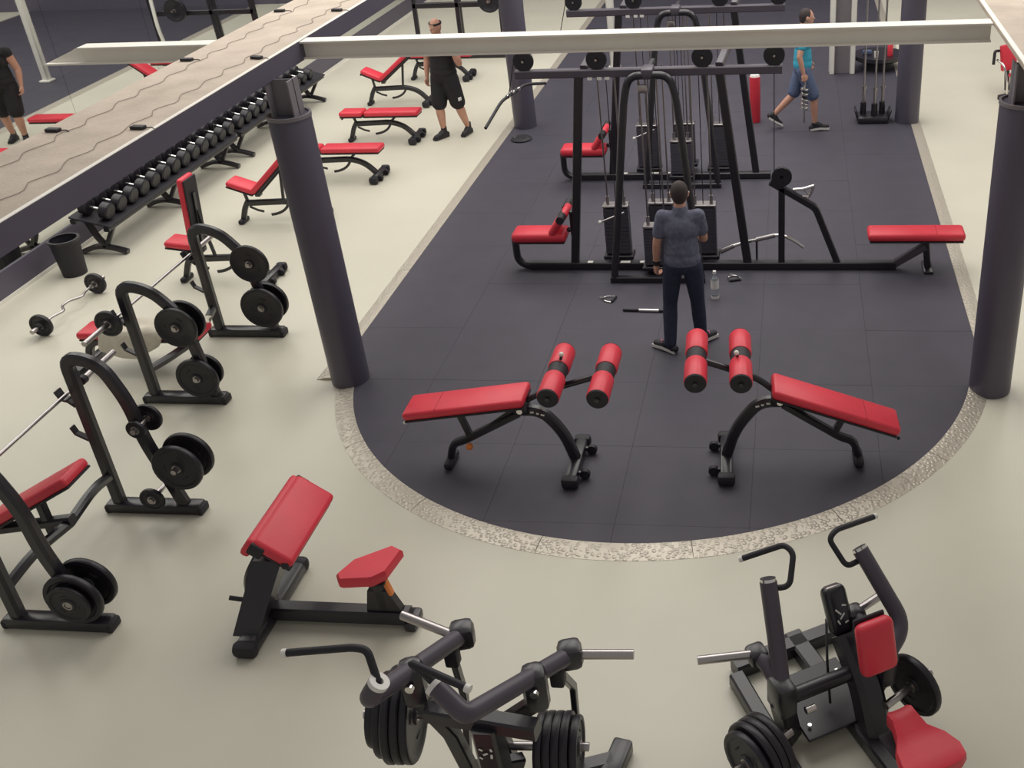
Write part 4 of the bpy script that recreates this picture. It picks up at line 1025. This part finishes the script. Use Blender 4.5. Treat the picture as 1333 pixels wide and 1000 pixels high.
# ------------------------------------------------------------------ further back
rp = thing('foam_post', 'tall red foam roller standing upright behind the second cable station', 'foam roller', (-.59, 15.84, .02))
MB().lathe([(.0, 0), (.075, 0), (.082, .012), (.082, .70), (.0, .70)], (0, 0, 0), (0, 0, 1), 24).build('roller', RED, rp)
MB().lathe([(.0, .70), (.078, .70), (.066, .73), (.0, .73)], (0, 0, 0), (0, 0, 1), 24).build('end_cap', PLASTIC, rp)
bs = thing('barbell_stand', 'low black stand holding three upright barbells beside the slate column', 'barbell stand', (1.18, 15.80, .02))
MB().rbox((0, 0, .05), (.46, .36, .10), .03).build('base', BLACK, bs)
for i, (x, y_) in enumerate(((-.14, .02), (.02, -.06), (.14, .04))):
    MB().lathe([(.03, .10), (.046, .10), (.046, .28), (.03, .28)], (x, y_, 0), (0, 0, 1), 16).build('socket', BLACK, bs)
    q = thing('barbell', 'upright barbell in the stand, ' + ('the one by the cream pillar side', 'the middle one', 'the one by the slate column')[i], 'barbell', (1.18 + x, 15.80 + y_, .14))
    MB().cyl((0, 0, .35), (0, 0, 1.85), .0145, 10).build('shaft', STEEL, q)
    MB().cyl((0, 0, 0), (0, 0, .38), .024, 12).build('sleeve', STEEL, q)
    MB().cyl((0, 0, 1.80), (0, 0, 2.15), .024, 12).build('sleeve', STEEL, q)
    MB().cyl((0, 0, .36), (0, 0, .41), .036, 12).build('collar', STEEL, q)
for s in (-1, 1):
    MB().rbox((s * .24, -.02, .12), (.03, .26, .16), .01, 1, RY(s * .3)).build('side_plate', BLACK, bs)
def hcolumn(x, y_, w, lab):
    o = bpy.data.objects.new('column', None); col.objects.link(o); o.location = (x, y_, .02 if ML < x < MR else 0); tag(o, lab, kind='structure')
    for s in (-1, 1): MB().rbox((s * (w / 2 - .045), 0, 1.5), (.09, .26, 3.0), .01, 1).build('flange', WHITE, o)
    MB().box(-w / 2 + .09, w / 2 - .09, -.03, .03, 0, 3.0).build('web', NECK, o)
hcolumn(.82, 18.5, .44, 'square pillar with cream flanges and grey web behind the striding person')
po = bpy.data.objects.new('column', None); col.objects.link(po); po.location = (-3.28, 19.1, .02); tag(po, 'slim cream post behind the cable stations', kind='structure')
MB().rbox((0, 0, 1.45), (.13, .13, 2.9), .02, 1).build('shaft', WHITE, po); MB().rbox((0, 0, .02), (.22, .22, .04), .01, 1).build('base_plate', WHITE, po)
# plate machine behind the bench row
sm_ = thing('plate_machine', 'black plate loaded frame machine behind the bench row', 'gym machine', (-6.3, 20.6, 0), world=True)
for yy in (20.2, 21.3):
    MB().beam([(-7.4, yy, .05), (-5.1, yy, .05)], .10, .10).build('base_beam', BLACK, sm_)
for x, yy in ((-7.3, 20.2), (-6.75, 21.3), (-6.45, 20.2), (-5.9, 21.3), (-5.2, 20.2)):
    MB().beam([(x, yy, .05), (x + .05, yy, 2.2)], .08, .08, (0, 1, 0)).build('upright', BLACK, sm_)
MB().beam([(-7.3, 20.2, 1.02), (-5.2, 20.2, 1.02)], .08, .10).build('cross_rail', BLACK, sm_)
MB().beam([(-7.3, 20.2, 2.2), (-5.2, 20.2, 2.2)], .08, .08).build('cross_rail', BLACK, sm_)
MB().cyl((-5.75, 20.25, 1.10), (-5.75, 19.95, 1.10), .025).build('weight_horn', STEEL, sm_)
MB().rbox((-6.9, 19.98, .30), (.40, .40, .09), .03, 2).build('seat', DARK, sm_)
MB().beam([(-6.9, 20.0, .27), (-6.9, 20.2, .06)], .07, .07).build('seat_post', BLACK, sm_)
MB().tube(bend([(-5.35, 20.1, .1), (-5.30, 20.05, .8), (-5.25, 20.15, 1.3)], .1), .035, 10).build('guard_tube', PLASTIC, sm_)
for k in range(2): plate((-5.75, 20.10 - k * .05, 1.10), (0, 1, 0), .22, 'large black plate on the frame machine behind the bench row', 'plates on the frame machine', .045, k)
# low dark bench with things on it
lbn = thing('storage_bench', 'low dark curved storage bench behind the upright barbells', 'bench', (1.46, 18.75, 0.02))
MB().lathe([(0, .16), (.40, .16), (.44, .19), (.44, .25), (0, .25)], (0, 0, 0), (0, 0, 1), 26).build('top', BLACK, lbn)
MB().lathe([(0, 0), (.26, 0), (.26, .16), (0, .16)], (0, 0, 0), (0, 0, 1), 20).build('pedestal', DARK, lbn)
rb = thing('spray_bottle', 'red cleaning bottle standing on the low dark bench', 'bottle', (1.64, 18.58, .27))
MB().lathe([(0, 0), (.045, 0), (.048, .01), (.048, .19), (.018, .23), (.018, .25), (0, .25)], (0, 0, 0), (0, 0, 1), 18).build('bottle_body', RED, rb)
MB().rbox((0, -.01, .27), (.03, .07, .04), .01).build('spray_head', PLASTIC, rb)
wt = single(MB().lathe([(0, 0), (.035, 0), (.04, .10), (.035, .10), (.03, .01), (0, .01)], (1.40, 18.50, .27), (0, 0, 1), 16), 'cup', PLASTIC, 'white cup standing on the low dark bench', 'cup', (1.40, 18.50, .27))
bl = single(MB().rbox((1.26, 18.72, .305), (.16, .10, .07), .02), 'folded_cloth', DENIM, 'folded blue cloth lying on the low dark bench', 'cloth', (1.26, 18.72, .27))
# seated machine under the open side deck
rs = thing('seated_machine', 'red padded seated machine in the open floor under the deck edge', 'gym machine', (3.55, 17.0, 0), .55)
rs.scale = (.8, .8, .72)
MB().beam([(-.5, 0, .05), (.5, 0, .05)], .1, .1).build('base_beam', BLACK, rs)
MB().beam([(.45, -.4, .04), (.45, .4, .04)], .08, .08).build('rear_foot', BLACK, rs)
MB().rbox((-.05, -.1, .48), (.42, .40, .09), .035, 2).build('seat', RED, rs)
MB().rbox((-.12, .28, .80), (.36, .10, .55), .035, 2, RX(-.2)).build('backrest', RED, rs)
MB().beam([(-.05, -.05, .44), (-.05, 0, .06)], .08, .08, (0, 1, 0)).build('seat_post', BLACK, rs)
MB().beam([(-.12, .34, .95), (-.05, .30, .06)], .08, .08, (1, 0, 0)).build('back_post', BLACK, rs)
MB().tube(bend([(-.42, .25, .80), (-.46, .0, .75), (-.44, -.12, .40), (-.40, -.10, .06)], .08), .022, 10).build('side_frame', CHROME, rs)
MB().tube(bend([(-.30, .36, .95), (-.44, .32, .98), (-.48, .28, .70)], .06), .03, 10).build('grip', DARK, rs)
MB().cyl((.1, -.55, .22), (.1, -.42, .22), .17, 22).build('weight_drum', STEEL, rs)
MB().beam([(.1, -.45, .22), (0, -.1, .06)], .06, .06).build('drum_arm', BLACK, rs)

bd = thing('balance_disc', 'low black rubber disc with two bright pegs at the foot of the slate column', 'disc', at(679, 182, .02))
MB().lathe([(0, 0), (.15, 0), (.16, .02), (.13, .045), (0, .045)], (0, 0, 0), (0, 0, 1), 28).build('disc', DARK, bd)
for sx in (-1, 1): MB().lathe([(0, .04), (.032, .04), (.03, .07), (0, .07)], (sx * .075, -.03, 0), (0, 0, 1), 14).build('peg', STEEL, bd)
